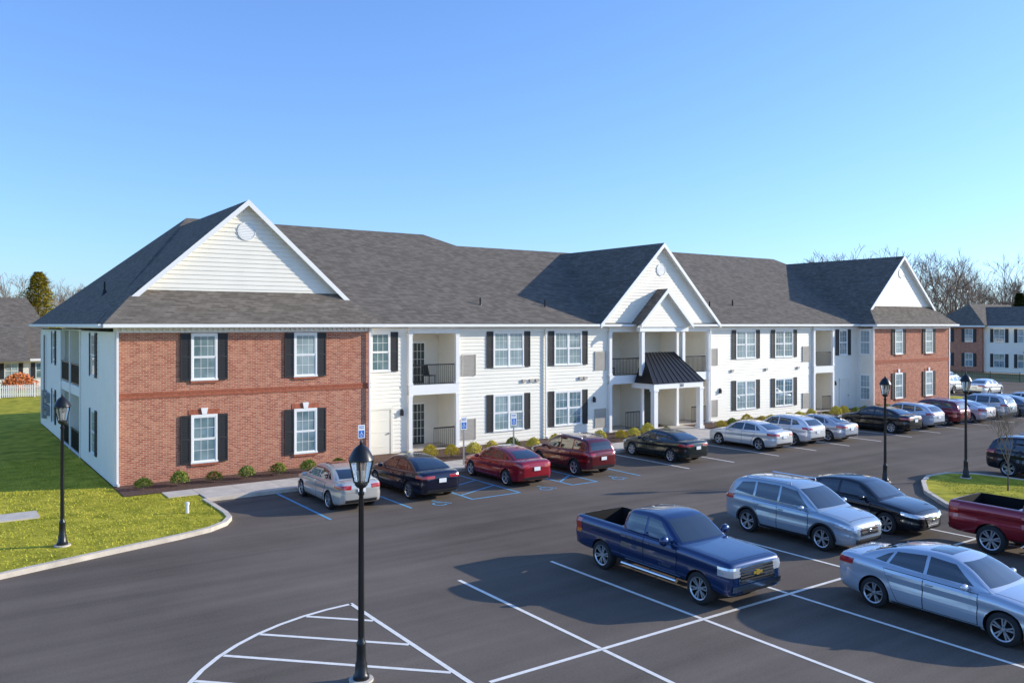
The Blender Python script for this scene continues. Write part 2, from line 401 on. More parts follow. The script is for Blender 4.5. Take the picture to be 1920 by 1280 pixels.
sd('siding_wall',BK,5.97,68.9,.1,6.2); sd('siding_wall',RW,35.62,61.4,.1,6.2)
S1=Pl((XW1,0),(0,1),(-1,0)); sd('siding_wall',S1,35.62,36.9,.1,6.15)
sd('siding_wall',Pl((XW0,0),(0,1),(1,0)),35.62,36.9,.1,6.15)
def railing(pl,a0,a1,zf):
    m=MB(); fbox(m,pl,a0,a1,zf+1.02,zf+1.08,-.03,.03); fbox(m,pl,a0,a1,zf+.08,zf+.12,-.02,.02)
    n=max(2,int((a1-a0)/.115))
    for i in range(n+1):
        x=a0+(a1-a0)*i/n; fbox(m,pl,x-.009,x+.009,zf+.11,zf+1.03,-.009,.009)
    bp(m,'railing',M['black'])
def slider(pl,a0,a1,zf):
    m=MB(); z1=zf+2.1
    fbox(m,pl,a0-.07,a1+.07,z1,z1+.1,.02,.07)
    for x in(a0-.07,(a0+a1)/2-.04,a1-.01): fbox(m,pl,x,x+.08,zf,z1,.02,.065)
    for i in range(1,8):
        x=a0+(a1-a0)*i/8
        if i!=4: fbox(m,pl,x-.01,x+.01,zf+.1,z1,.035,.045)
    for j in range(1,5): fbox(m,pl,a0,a1,zf+2.1*j/5-.01,zf+2.1*j/5+.01,.036,.044)
    d=bp(m,'balcony_door',M['trim']); g=MB(); g.face([pl.p(a0,zf,.032),pl.p(a1,zf,.032),pl.p(a1,z1,.032),pl.p(a0,z1,.032)]); bp(g,'pane',M['dglass'],d)
def bay(a0,a1):
    D=1.9; back=Pl((0,36.9+D),(1,0),(0,-1)); side=Pl((a1,0),(0,1),(-1,0)); sd2=Pl((a0,0),(0,1),(1,0))
    sd('balcony_wall',back,a0,a1,.1,6.2); sd('balcony_wall',side,36.9,36.9+D,.1,6.2); sd('balcony_wall',sd2,36.9,36.9+D,.1,6.2)
    m=MB(); m.box(a0,a1,36.82,36.9+D,3.12,3.36); m.box(a0-.02,a1+.02,36.72,36.82,2.93,3.42); bp(m,'balcony_slab',M['trim'])
    bx('balcony_header','trim',a0-.02,a1+.02,36.74,36.84,6.0,6.3); bx('balcony_ceiling','trim',a0,a1,36.84,36.9+D,6.2,6.26); bx('patio_slab','concrete',a0,a1,36.80,36.9+D,0,.16)
    for x in(a0-.04,a1-.16):
        for z0,z1 in((.1,2.93),(3.42,6.0)):
            m=MB(); m.box(x,x+.2,36.72,36.92,z0,z1); m.box(x-.03,x+.23,36.70,36.94,z0,z0+.12); m.box(x-.025,x+.225,36.705,36.935,z1-.1,z1); bp(m,'balcony_post',M['trim'])
    w=a1-a0
    for zf in(.16,3.36): slider(back,a0+.25,a0+.25+min(1.7,w*.62),zf)
    railing(FR,a0+.17,a1-.17,3.36); railing(FR,a0+w*.52,a1-.17,.14)
for a,b in bays: bay(a,b)
for xc in(25.6,29.7,45.0,49.05):
    for z in(ZL,ZU): window(FR,xc,z[0],z[1],1.86,True)
window(FR,18.0,4.2,6.0,.92); window(FR,56.05,4.2,6.0,.92)
for z in(ZL,ZU): window(S1,36.25,z[0],z[1],.78,False,False)
for xc in(23.07,32.1,41.75,51.55):
    for z0 in(.45,3.78):
        m=MB(); fbox(m,FR,xc-.42,xc+.42,z0,z0+1.1,.0,.05); z=z0+.06
        while z<z0+1.04: fbox(m,FR,xc-.37,xc+.37,z,z+.03,.05,.075); z+=.065
        for s in(-.42,.37): fbox(m,FR,xc+s,xc+s+.05,z0,z0+1.1,.05,.08)
        bp(m,'wall_louvre',M['louvre'])
for xc in(18.0,56.2):
    m=MB(); fbox(m,FR,xc-.55,xc+.55,.14,2.3,.0,.05); fbox(m,FR,xc-.65,xc-.55,.14,2.4,.0,.08); fbox(m,FR,xc+.55,xc+.65,.14,2.4,.0,.08); fbox(m,FR,xc-.65,xc+.65,2.3,2.41,.0,.085)
    for z in(.5,1.2,1.75): fbox(m,FR,xc-.4,xc+.4,z,z+.04,.05,.062)
    d=bp(m,'utility_door',M['door']); m=MB(); fbox(m,FR,xc+.4,xc+.47,1.1,1.17,.05,.12); bp(m,'handle',M['meter'],d)
for xc in(19.15,55.0,31.6,42.4):
    m=MB(); fbox(m,FR,xc-.06,xc+.06,1.95,2.2,.0,.16); fbox(m,FR,xc-.04,xc+.04,2.2,2.27,.0,.12); bp(m,'wall_lamp',M['black'])
for xc in(26.6,27.1,27.5,30.6,30.95,43.6,47.1,50.6):
    m=MB(); fbox(m,FR,xc-.12,xc+.12,3.30,3.46,.0,.12); bp(m,'wall_vent',M['louvre'])
for (y0,y1) in((44.4,47.8),(48.0,51.4)):
    for z0,z1 in((.16,2.95),(3.42,6.15)):
        back=Pl((5.97+1.8,0),(0,1),(-1,0)); m=MB(); siding(m,back,y0,y1,z0,z1); siding(m,Pl((0,y1),(1,0),(0,-1)),5.97,7.77,z0,z1); siding(m,Pl((0,y0),(1,0),(0,1)),5.97,7.77,z0,z1); bp(m,'balcony_wall',M['siding'])
        bx('balcony_slab','trim',5.95,7.77,y0,y1,z0-.1,z0-.005); bx('balcony_ceiling','trim',5.97,7.77,y0,y1,z1,z1+.05)
        slider(back,y0+.5,y0+2.3,z0); railing(LW,y0+.1,y1-.1,z0)
for y in(44.3,47.8,51.3): bx('balcony_post','trim',5.9,6.12,y,y+.2,.1,6.15)
for yc in(40.6,54.6):
    for z in(ZL,ZU): window(LW,yc,z[0],z[1],.92)
for i in range(6):
    m=MB(); y=56.6+.43*(i%3); z=1.0+.75*(i//3); fbox(m,LW,y,y+.34,z,z+.6,.02,.22); m.tube(LW.p(y+.17,z+.4,.2),LW.p(y+.17,z+.4,.34),.11,.10,12)
    bp(m,'electric_meter',M['meter'])
m=MB(); fbox(m,LW,58.2,59.0,.7,2.4,.02,.25); m.tube(LW.p(58.6,2.4,.12),LW.p(58.6,5.8,.12),.05,.05,8); bp(m,'meter_cabinet',M['meter'])
for x,y in((5.93,35.56),(68.85,35.56),(5.93,61.3)): bx('corner_board','trim',x,x+.1,y,y+.1,.1,6.2)
for a in(XW0,XW1): bx('corner_board','trim',a-.05,a+.05,36.78,36.885,.1,6.2)
for x,y in((16.78,35.5),(28.05,36.8),(41.25,36.65),(57.8,35.5),(6.05,35.5)):
    m=MB(); m.box(x-.04,x+.04,y-.05,y+.03,.15,6.2); m.box(x-.04,x+.04,y-.25,y-.05,.15,.24); bp(m,'downspout',M['trim'])
# roof
ZB=6.30
sl=.49; zH=E+sl*12.1; zLo=E+sl*10.5
A=(5.41,36.4,E);Bq=(69.42,36.4,E);Cq=(63.0,48.5,zH);Dq=(48.6,48.5,zH);Eq=(47,46.9,zLo);Fq=(28.4,46.9,zLo);Gq=(26.8,48.5,zH);H=(11.8,48.5,zH)
K1=(28.4,50.26,zLo);K2=(47,50.26,zLo);b1=(5.41,61.9,E);b2=(69.42,61.9,E);b3=(28.4,61.9,E);b4=(47,61.9,E);c3=(28.4,57.4,E);c4=(47,57.4,E)
m=MB()
m.face([A,Bq,Cq,Dq,Eq,Fq,Gq,H]); m.face([A,H,b1]); m.face([Bq,b2,Cq]); m.face([b1,H,Gq,K1,b3]); m.face([Gq,Fq,K1]); m.face([K1,Fq,c3,b3])
m.face([b4,K2,Dq,Cq,b2]); m.face([Dq,K2,Eq]); m.face([K2,b4,c4,Eq]); m.face([Fq,Eq,c4,c3])
m.face([(5.41,36.4,ZB),(69.42,36.4,ZB),(69.42,61.9,ZB),(5.41,61.9,ZB)],1)
for p,q in((A,Bq),(Bq,b2),(b2,b1),(b1,A)): m.face([p,q,(q[0],q[1],ZB),(p[0],p[1],ZB)],1)
roof=bp(m,'roof',[M['shingle'],M['trim']])
def rake(pa,pb,m,h=.24):
    y=pa[1]; m.hexa([(pa[0],y-.04,pa[2]-h),(pb[0],y-.04,pb[2]-h),(pb[0],y+.0,pb[2]-h),(pa[0],y+.0,pa[2]-h),(pa[0],y-.04,pa[2]+.02),(pb[0],y-.04,pb[2]+.02),(pb[0],y,pb[2]+.02),(pa[0],y,pa[2]+.02)])
def gable(c,half,zr,yf,yw,zbase,skirt=None,vent=.42,back=50):
    s=(zr-E)/half
    m=MB()
    if skirt:
        ye=35.1; yt=36.55; zt=7.86; xi=half-(zt-E)/s
        m.face([(c-half,ye,E),(c+half,ye,E),(c+xi,yt+.1,zt+.1),(c-xi,yt+.1,zt+.1)])
        m.face([(c-half,ye,E),(c-xi,yt+.1,zt+.1),(c-xi,yf,zt),(c,yf,zr),(c,back,zr),(c-half,back,E)])
        m.face([(c+half,ye,E),(c+xi,yt+.1,zt+.1),(c+xi,yf,zt),(c,yf,zr),(c,back,zr),(c+half,back,E)])
        m.face([(c-half,ye,ZB),(c+half,ye,ZB),(c+half,36.395,ZB),(c-half,36.395,ZB)],1)
        m.face([(c-half,ye,E),(c+half,ye,E),(c+half,ye,ZB),(c-half,ye,ZB)],1)
        for q in(-1,1): m.face([(c+q*half,ye,E),(c+q*half,36.4,E),(c+q*half,36.4,ZB),(c+q*half,ye,ZB)],1)
        xe=half-(7.5-E)/s; ze=7.5
        for q in(-1,1): m.face([(c+q*xe,yf,ze),(c,yf,zr),(c,yw+.3,zr),(c+q*xe,yw+.3,ze)])
    else:
        xe=half;ze=E
        for q in(-1,1): m.face([(c+q*half,yf,E+.02),(c,yf,zr+.02),(c,back,zr+.02),(c+q*half,back,E+.02)])
    for q in(-1,1): m.face([(c+q*xe,yf,ze-.12),(c,yf,zr-.12),(c,yw,zr-.12),(c+q*xe,yw,ze-.12)],1)
    bp(m,'gable_roof',[M['shingle'],M['trim']])
    g=MB(); pl=Pl((0,yw),(1,0),(0,-1))
    siding(g,pl,0,0,zbase,zr-.1,lambda z:(c-(zr-.1-z)/s,c+(zr-.1-z)/s)); bp(g,'gable_wall',M['siding'])
    for q in(-1,1):
        g=MB(); rake((c+q*xe,yf,ze),(c,yf,zr),g); bp(g,'rake_board',M['trim'])
    if vent:
        zc=zr-.30*(zr-zbase)-.1; g=MB(); g.lathe([(0,-.04),(vent,-.04),(vent,.0)],(c,yw-.0,zc),28,'y')
        g.lathe([(vent,-.06),(vent+.04,-.06),(vent+.04,.02),(vent,.02)],(c,yw,zc),28,'y')
        z=-vent+.06
        while z<vent-.04:
            w=math.sqrt(max(0,vent*vent-z*z))-.02
            g.hexa([(c-w,yw-.055,zc+z),(c+w,yw-.055,zc+z),(c+w,yw-.04,zc+z+.03),(c-w,yw-.04,zc+z+.03),(c-w,yw-.055,zc+z+.012),(c+w,yw-.055,zc+z+.012),(c+w,yw-.04,zc+z+.042),(c-w,yw-.04,zc+z+.042)]); z+=.07
        bp(g,'gable_vent',M['trim'])
gable(CL,5.95,11.86,36.3,36.58,7.7,skirt=True,vent=.36,back=47.5)
gable(CR,5.95,11.86,36.3,36.58,7.7,skirt=True,vent=.36,back=47.5)
gable(36.75,5.1,11.4,36.3,36.6,6.35,vent=.34,back=46.6)
gable(36.45,2.2,8.58,35.7,36.0,6.3,vent=0,back=39)
for (a,b,y) in((CL+5.95,34.45,36.4),(39.05,CR-5.95,36.4),(CL-5.95,CL+5.95,35.1),(CR-5.95,CR+5.95,35.1)): bx('gutter','trim',a,b,y-.11,y-.005,6.33,6.46)
bx('gutter','trim',5.3,5.40,35.1,61.9,6.33,6.46)
for px,y,z in((7.0,44.5,8.1),(24.9,38.6,7.5),(29.3,38.5,7.45),(43.6,38.8,7.6),(46.3,39.1,7.75)):
    m=MB(); m.tube((px,y,z-.3),(px,y,z+.42),.05,.05,8); m.tube((px,y,z-.25),(px,y,z+.05),.16,.06,8)
    bp(m,'vent_pipe',M['black'],roof)
# entrance
back=Pl((0,38.2),(1,0),(0,-1))
sd('entrance_wall',back,35.43,38.3,.1,6.2); sd('entrance_wall',Pl((38.3,0),(0,1),(-1,0)),36.9,38.2,.1,6.2); sd('entrance_wall',Pl((35.43,0),(0,1),(1,0)),36.9,38.2,.1,6.2)
window(back,36.0,4.6,5.9,.7,False,False)
bx('entrance_beam','trim',34.5,38.6,36.05,36.35,6.02,6.3); bx('entrance_ceiling','trim',35.43,38.3,36.35,38.2,6.2,6.27); bx('entrance_floor','trim',34.9,38.7,36.36,38.1,3.05,3.3)
for x in(34.8,38.25): bx('entrance_post','trim',x-.12,x+.12,36.1,36.34,3.3,6.02)
m=MB(); tz,bz=4.75,2.98; ty,by=36.55,34.95
T0,T1=(35.25,ty,tz),(37.8,ty,tz); B0,B1=(34.5,by,bz),(38.85,by,bz); Q0,Q1=(34.5,ty,bz),(38.85,ty,bz)
m.face([B0,B1,T1,T0]); m.face([B0,T0,Q0]); m.face([B1,Q1,T1]); m.face([T0,T1,Q1,Q0])
for i in range(11):
    f=i/10; a=Vector(B0).lerp(Vector(B1),f); b=Vector(T0).lerp(Vector(T1),f); m.tube(a+Vector((0,0,.02)),b+Vector((0,0,.02)),.022,.022,4)
bp(m,'metal_canopy',M['metalroof'])
m=MB(); m.box(34.6,38.76,35.0,35.25,2.66,2.96); m.box(34.6,34.85,35.25,36.9,2.66,2.96); m.box(38.5,38.76,35.25,36.9,2.66,2.96); m.box(34.85,38.5,35.25,38.2,2.9,2.95)
bp(m,'canopy_beam',M['trim'])
for x in(34.75,38.6):
    m=MB(); m.box(x-.15,x+.15,34.98,35.28,.12,2.66); m.box(x-.2,x+.2,34.93,35.33,.12,.3); m.box(x-.19,x+.19,34.94,35.32,2.52,2.655); bp(m,'entrance_column',M['trim'])
t=text_mb('201',.26); t.v=[(36.9+x,34.985-z,2.81+y) for x,y,z in t.v]; bp(t,'house_number',M['black'])
m=MB()
for x in(35.75,36.7,37.65): m.box(x,x+.09,38.08,38.17,.13,2.6)
m.box(35.84,37.65,38.08,38.17,2.5,2.6); m.box(35.84,37.65,38.08,38.17,.13,.35); m.box(35.84,37.65,38.08,38.17,2.05,2.13)
d=bp(m,'entrance_door',M['black']); m=MB(); m.face([(35.8,38.14,.2),(37.7,38.14,.2),(37.7,38.14,2.5),(35.8,38.14,2.5)]); bp(m,'pane',M['dglass'],d)
def chair(x,y,z,rz,label):
    s=thing('patio_chair',label,'chair',(x,y,z),rz,'dark patio chairs on the balconies')
    m=MB().box(-.24,.24,-.22,.22,.42,.46); m.build('seat',M['plastic'],s)
    m=MB(); m.hexa([(-.24,.18,.46),(.24,.18,.46),(.24,.22,.46),(-.24,.22,.46),(-.24,.28,.95),(.24,.28,.95),(.24,.32,.95),(-.24,.32,.95)]); m.build('backrest',M['plastic'],s)
    for a in(-.22,.22):
        for b in(-.2,.2): m=MB(); m.tube((a,b,0),(a,b,.42),.018,.018,6); m.build('leg',M['plastic'],s)
chair(21.3,37.9,3.36,.4,'dark patio chair on the upper balcony beside the left brick wing')
chair(33.9,38.1,3.36,-.3,'dark patio chair on the upper balcony left of the entrance')
# ================================================================ SIGNS / LAMPS
for (x,lab) in((14.75,'blue and white accessible parking sign behind the dark navy sedan'),(19.75,'blue and white accessible parking sign behind the bright red sedan'),(22.5,'blue and white accessible parking sign left of the maroon crossover')):
    s=thing('parking_sign',lab,'sign',(x,32.0,.13),0,'accessible parking signs')
    MB().box(-.03,.03,-.02,.02,0,2.15).build('post',M['meter'],s)
    pn=MB().box(-.155,.155,-.035,-.021,1.6,2.15).build('sign_panel',M['white'],s)
    MB().box(-.125,.125,-.039,-.0352,1.63,1.92).build('symbol_field',M['blue'],pn)
    m=MB()
    for q in isa(.23): m.face([(p.x-.015,-.0405,1.775+p.y) for p in q])
    m.build('wheelchair_mark',M['white'],pn)
    for w_,z_ in(('RESERVED',2.08),('PARKING',2.01)):
        t=text_mb(w_,.052); t.v=[(a,-.037-c,z_+b) for a,b,c in t.v]; t.build('lettering',M['blue'],pn)
def lamp_post(x,y,z,label,h=4.35):
    s=thing('street_lamp',label,'street lamp',(x,y,z),R(12),'black post lamps around the parking lot')
    m=MB(); m.lathe([(0,-.2),(.22,-.2),(.22,.04),(0,.045)],n=20); m.build('footing',M['concrete'],s)
    m=MB(); m.lathe([(.0,.04),(.15,.04),(.15,.10),(.115,.14),(.11,.30),(.09,.36),(.082,.62),(.09,.66),(.082,.70),(.06,.74),(.056,.8)],n=16); m.build('base',M['black'],s,smooth=40)
    m=MB(); m.lathe([(.054,.8),(.049,2.0),(.042,3.35),(.058,3.37),(.058,3.41),(.038,3.43),(.038,3.47),(.07,3.52)],n=14)
    for i in range(8):
        a=i*PI/4; m.tube((.052*math.cos(a),.052*math.sin(a),.8),(.042*math.cos(a),.042*math.sin(a),3.3),.007,.005,4)
    m.build('pole',M['black'],s,smooth=40)
    m=MB(); z0,z1=3.58,4.0; r0,r1=.095,.165
    m.lathe([(.0,3.5),(.08,3.5),(.12,3.55),(.12,z0),(.0,z0)],n=16)
    for i in range(4):
        a=i*PI/2+PI/4
        m.tube((r0*1.3*math.cos(a),r0*1.3*math.sin(a),z0),(r1*1.3*math.cos(a),r1*1.3*math.sin(a),z1),.015,.015,4)
    for q,r in((z0+.01,r0),(z1-.01,r1)):
        for i in range(4):
            a=i*PI/2+PI/4;b=a+PI/2; m.tube((r*1.3*math.cos(a),r*1.3*math.sin(a),q),(r*1.3*math.cos(b),r*1.3*math.sin(b),q),.018,.018,4)
    m.tube((0,0,z0),(0,0,z1),.03,.03,8)
    ln=m.build('lantern',M['black'],s)
    m=MB(); c0=[(r0*1.24*math.cos(i*PI/2+PI/4),r0*1.24*math.sin(i*PI/2+PI/4),z0+.01) for i in range(4)]; c1=[(r1*1.24*math.cos(i*PI/2+PI/4),r1*1.24*math.sin(i*PI/2+PI/4),z1) for i in range(4)]
    for i in range(4): j=(i+1)%4; m.face([c0[i],c0[j],c1[j],c1[i]])
    m.build('lantern_glass',M['lantern'],ln)
    m=MB()
    m.tube((0,0,z0+.05),(0,0,z0+.24),.04,.055,10); m.build('bulb',M['white'],ln)
    m=MB(); m.lathe([(.0,4.0),(.235,4.0),(.225,4.03),(.18,4.12),(.13,4.20),(.085,4.24),(.045,4.27),(.025,4.28),(.033,4.31),(.02,4.34),(0,h+.03)],n=16); m.build('cap',M['black'],s,smooth=40)
    return s
lamp_post(6.43,13.95,0,'tall black lantern lamp post nearest the camera standing in the hatched white markings')
lamp_post(3.15,27.0,.1,'black lantern lamp post on the lawn at the left of the brick wing')
lamp_post(32.1,19.2,0,'black lantern lamp post rising behind the black sedan')
lamp_post(35.1,17.45,.11,'black lantern lamp post on the grass island beside the sapling',4.6)
# ================================================================ CARS
def herm(tab):
    xs=[t[0] for t in tab]; ys=[t[1] for t in tab]; n=len(xs)
    dl=[(ys[i+1]-ys[i])/(xs[i+1]-xs[i]) for i in range(n-1)]
    tn=[dl[0]]+[0 if dl[i-1]*dl[i]<=0 else 2*dl[i-1]*dl[i]/(dl[i-1]+dl[i]) for i in range(1,n-1)]+[dl[-1]]
    def f(x):
        if x<=xs[0]: return ys[0]
        if x>=xs[-1]: return ys[-1]
        i=0
        while x>xs[i+1]: i+=1
        h=xs[i+1]-xs[i]; t=(x-xs[i])/h
        return (2*t**3-3*t*t+1)*ys[i]+(t**3-2*t*t+t)*h*tn[i]+(-2*t**3+3*t*t)*ys[i+1]+(t**3-t*t)*h*tn[i+1]
    return f
def densify(pts):
    n=len(pts); out=[]
    for i in range(n-1):
        p0=pts[max(0,i-1)];p1=pts[i];p2=pts[i+1];p3=pts[min(n-1,i+2)]
        out.append(p1)
        out.append(tuple((-p0[k]+9*p1[k]+9*p2[k]-p3[k])/16 for k in(0,1)))
    out.append(pts[-1]); return out
def loft(secs):
    bm=bmesh.new(); rings=[]
    for x,sec in secs:
        pts=[(y,z) for y,z in sec]+[(-y,z) for y,z in reversed(sec[1:-1])] 
        rings.append([bm.verts.new((x,y,z)) for y,z in pts])
    n=len(rings[0])
    for a,b in zip(rings[:-1],rings[1:]):
        for i in range(n):
            j=(i+1)%n; bm.faces.new((a[i],a[j],b[j],b[i]))
    h=n//2
    for r in(rings[0],rings[-1]):
        bm.faces.new((r[0],r[1],r[n-1]))
        for i in range(1,h-1): bm.faces.new((r[i],r[i+1],r[n-i-1],r[n-i]))
        bm.faces.new((r[h-1],r[h],r[h+1]))
    bmesh.ops.recalc_face_normals(bm,faces=bm.faces)
    if bm.calc_volume(signed=True)<0: bmesh.ops.reverse_faces(bm,faces=bm.faces)
    bm.normal_update()
    return bm
def quadpatch(mb,bvh,c,d,nu=6,nv=4,off=.007,mi=0):
    d=Vector(d).normalized(); c=[Vector(q) for q in c]; g=[]
    for i in range(nu+1):
        row=[]
        for j in range(nv+1):
            u=i/nu;v=j/nv
            p=c[0]*(1-u)*(1-v)+c[1]*u*(1-v)+c[2]*u*v+c[3]*(1-u)*v
            loc,no,ix,ds=bvh.ray_cast(p-d*3,d)
            if loc is None: row.append(None)
            else:
                if no.dot(d)>0: no=-no
                row.append(loc+no*off)
        g.append(row)
    for i in range(nu):
        for j in range(nv):
            q=[g[i][j],g[i+1][j],g[i+1][j+1],g[i][j+1]]
            if all(p is not None for p in q): mb.face(q,mi)
def make_car(S,name,label,group=None):
    L=S['L'];r=S['r'];xf,xr=S['xf'],S['xr']
    top=herm(S['top']);bot=herm(S['bot']);pw=herm(S['plan'])
    secs=[];n=54
    for i in range(n+1):
        u=-1+2*i/n; x=L/2*(1 if u>0 else -1)*(1-(1-abs(u))**1.45)
        t=top(x);b=bot(x);h=t-b;w=pw(x)
        c=[(0,b),(w*.80,b),(w*.93,b+.03),(w*.975,b+.15*h),(w*1.0,b+.40*h),(w*.972,b+.60*h),(w*.992,b+.75*h),(w*.965,t-.10*h),(w*.91,t-.025*h),(w*.82,t+.008),(w*.6,t+.028),(w*.3,t+.04),(0,t+.044)]
        if S.get('flat'): c[-4:]=[(w*.82,t+.002),(w*.6,t+.01),(w*.3,t+.014),(0,t+.016)]
        secs.append((x,densify(c)))
    bm=loft(secs); bvh=BVHTree.FromBMesh(bm)
    me=bpy.data.meshes.new('body'); bm.to_mesh(me); bm.free()
    me.materials.append(M['paint']); me.materials.append(M['well'])
    W=S['W']/2
    def subtract(me,cut):
        ob=bpy.data.objects.new('body_tmp',me); C.objects.link(ob)
        co=cut.build('cut',[M['paint'],M['well']],recalc=True)
        md=ob.modifiers.new('b','BOOLEAN'); md.object=co; md.operation='DIFFERENCE'; md.solver='MANIFOLD'
        bpy.context.view_layer.update()
        dg=bpy.context.evaluated_depsgraph_get(); m2=bpy.data.meshes.new_from_object(ob.evaluated_get(dg))
        bpy.data.objects.remove(ob); bpy.data.objects.remove(co); return m2
    cut=MB()
    for ax in(xf,xr):
        for s in(-1,1):
            cut.mesh([(ax+ (r+.05)*math.cos(a*PI/16),s*(W-.30),r+(r+.05)*math.sin(a*PI/16)) for a in range(32)]+[(ax+(r+.05)*math.cos(a*PI/16),s*(W+.3),r+(r+.05)*math.sin(a*PI/16)) for a in range(32)],
              [(a,(a+1)%32,32+(a+1)%32,32+a) for a in range(32)]+[tuple(range(32))[::-1],tuple(range(32,64))],1)
    m2=subtract(me,cut)
    if S.get('bed'):
        x0,x1,w,zb=S['bed']; cut=MB().box(x0,x1,-w,w,zb,3,1); m2=subtract(m2,cut)
    pr=herm(S['prof']); xa,xb=S['prof'][0][0],S['prof'][-1][0]; yb,yt=S['yb'],S['yt']; zr=max(p[1] for p in S['prof']); zbel=S['belt']
    sec2=[];n=34
    for i in range(n+1):
        x=xa+(xb-xa)*i/n; p=pr(x); e=min(1,(x-xa)/.5,(xb-x)/.7); pl=1-.07*(1-max(0,e))**2
        yw=lambda z:(yb+(yt-yb)*max(0,min(1,(z-zbel)/(zr-zbel)))**1.15)*pl
        z0=zbel-.12; zt=max(p,z0+.02); zs=z0+(zt-z0)*.5; ze=max(zt-.07,z0+(zt-z0)*.8)
        c=[(0,z0),(yw(z0)*.98,z0),(yw(zs),zs),(yw(ze),ze),(yw(zt)-.035,zt-.018),(yw(zt)-.10,zt),(yw(zt)*.5,zt+.022),(0,zt+.03)]
        sec2.append((x,densify(c)))
    bc=loft(sec2); bvc=BVHTree.FromBMesh(bc)
    bj=bmesh.new(); bj.from_mesh(m2); mc=bpy.data.meshes.new('c'); bc.to_mesh(mc); bc.free(); bj.from_mesh(mc)
    bj.to_mesh(m2); bj.free(); bpy.data.meshes.remove(mc)
    m2.polygons.foreach_set('use_smooth',[True]*len(m2.polygons)); m2.set_sharp_from_angle(angle=R(38)); m2.name='body'
    root=thing(name,label,S['cat'],(0,0,0),0,group)
    bo=bpy.data.objects.new('body',m2); C.objects.link(bo); bo.parent=root
    def gl(nm,c,d,nu=8,nv=5,off=.006,m='carglass'):
        q=MB(); quadpatch(q,bvc,c,d,nu,nv,off); return q.build(nm,M[m],root,smooth=60)
    gl('windscreen',S['ws'],(-1,0,0),12,8)
    gl('rear_window',S['rw'],(1,0,0),12,8)
    for c in S['sw']:
        for s in(1,-1):
            gl('side_window',[(x,s*2,z) for x,z in c],(0,-s,0),8,6)
    if S.get('sunroof'):
        x0,x1,w=S['sunroof']; gl('sunroof',[(x0,-w,3),(x1,-w,3),(x1,w,3),(x0,w,3)],(0,0,-1),6,6)
    for c in S['doors']:
        for s in(1,-1):
            q=MB(); e=.014
            cc=[(x,z) for x,z in c]; mx=sum(p[0] for p in cc)/4; mz=sum(p[1] for p in cc)/4
            out=[(x+e*(1 if x>mx else -1),z+e*(1 if z>mz else -1)) for x,z in cc]
            quadpatch(q,bvh,[(x,s*2,z) for x,z in out],(0,-s,0),14,10,.003,1)
            quadpatch(q,bvh,[(x,s*2,z) for x,z in cc],(0,-s,0),14,10,.008,0)
            dr=q.build('door',[M['paint'],M['well']],root,smooth=60)
            hx=min(p[0] for p in cc)+.14; hz=S['hz']; loc,no,i_,d_=bvh.ray_cast(Vector((hx,s*3,hz)),Vector((0,-s,0)))
            if loc:
                ya,yb_=sorted((loc.y-s*.012,loc.y+s*.035)); q=MB().box(hx-.08,hx+.08,ya,yb_,hz-.014,hz+.014)
                sub(q.build('handle',M[S.get('hm','paint')],dr),dr)
    def pt(nm,items,m,off=.008,nu=8,nv=4):
        q=MB()
        for c,d in items: quadpatch(q,bvh,c,d,nu,nv,off)
        return q.build(nm,M[m],root,smooth=60)
    for s in(1,-1):
        pt('headlight',[([(x,s*y,z) for x,y,z in S['hl']],(-.75,-s*.6,0))],'lamp',.012)
        pt('tail_light',[([(x,s*y,z) for x,y,z in S['tl']],(.8,-s*.55,0))],'tail')
    g=S['grille']
    if S.get('surround'):
        g2=S['surround']; pt('grille_surround',[([(3,-g2[0],g2[1]),(3,g2[0],g2[1]),(3,g2[2],g2[3]),(3,-g2[2],g2[3])],(-1,0,0))],'chrome',.009,14,6)
    gr=pt('grille',[([(3,-g[0],g[1]),(3,g[0],g[1]),(3,g[2],g[3]),(3,-g[2],g[3])],(-1,0,0))],'plastic',.018,14,6)
    if S.get('bars'):
        for k in range(S['bars']):
            q=MB(); z=g[1]+(g[3]-g[1])*(k+.5)/S['bars']; hw=g[0]+(g[2]-g[0])*(z-g[1])/(g[3]-g[1]); bh=S.get('barh',.012)
            quadpatch(q,bvh,[(3,-hw,z-bh),(3,hw,z-bh),(3,hw,z+bh),(3,-hw,z+bh)],(-1,0,0),10,1,.032)
            sub(q.build('grille_bar',M['chrome'],gr,smooth=60),gr)
    if S.get('emblem'):
        q=MB(); zc=(g[1]+g[3])/2+.02; loc,no,i_,d_=bvh.ray_cast(Vector((5,0,zc)),Vector((-1,0,0)))
        if S['emblem']=='bow':
            for c in([(-.16,-.035),(.16,-.035),(.16,.035),(-.16,.035)],[(-.06,-.062),(.05,-.062),(.06,.062),(-.05,.062)]):
                q.face([(loc.x+.045+.003*len(q.f),y,zc+z) for y,z in c])
            q.build('emblem',M['gold'],root)
        else:
            q.lathe([(.045,.0),(.06,.008),(.045,.016)],(0,0,0),20,'z'); q.v=[(loc.x+.034+z,y*1.2,zc+x*.8) for x,y,z in q.v]; q.build('emblem',M['chrome'],root)
    i=S['intake']; pt('lower_intake',[([(3,-i[0],i[1]),(3,i[0],i[1]),(3,i[0],i[2]),(3,-i[0],i[2])],(-1,0,0))],'plastic')
    if S.get('bumper'):
        b=S['bumper']; pt('bumper',[([(3,-b[0],b[1]),(3,b[0],b[1]),(3,b[0],b[2]),(3,-b[0],b[2])],(-1,0,0))],'chrome',.035,16,4)
        pt('rear_bumper',[([(-3,-b[0],b[1]),(-3,b[0],b[1]),(-3,b[0],b[2]),(-3,-b[0],b[2])],(1,0,0))],'chrome',.03,16,4)
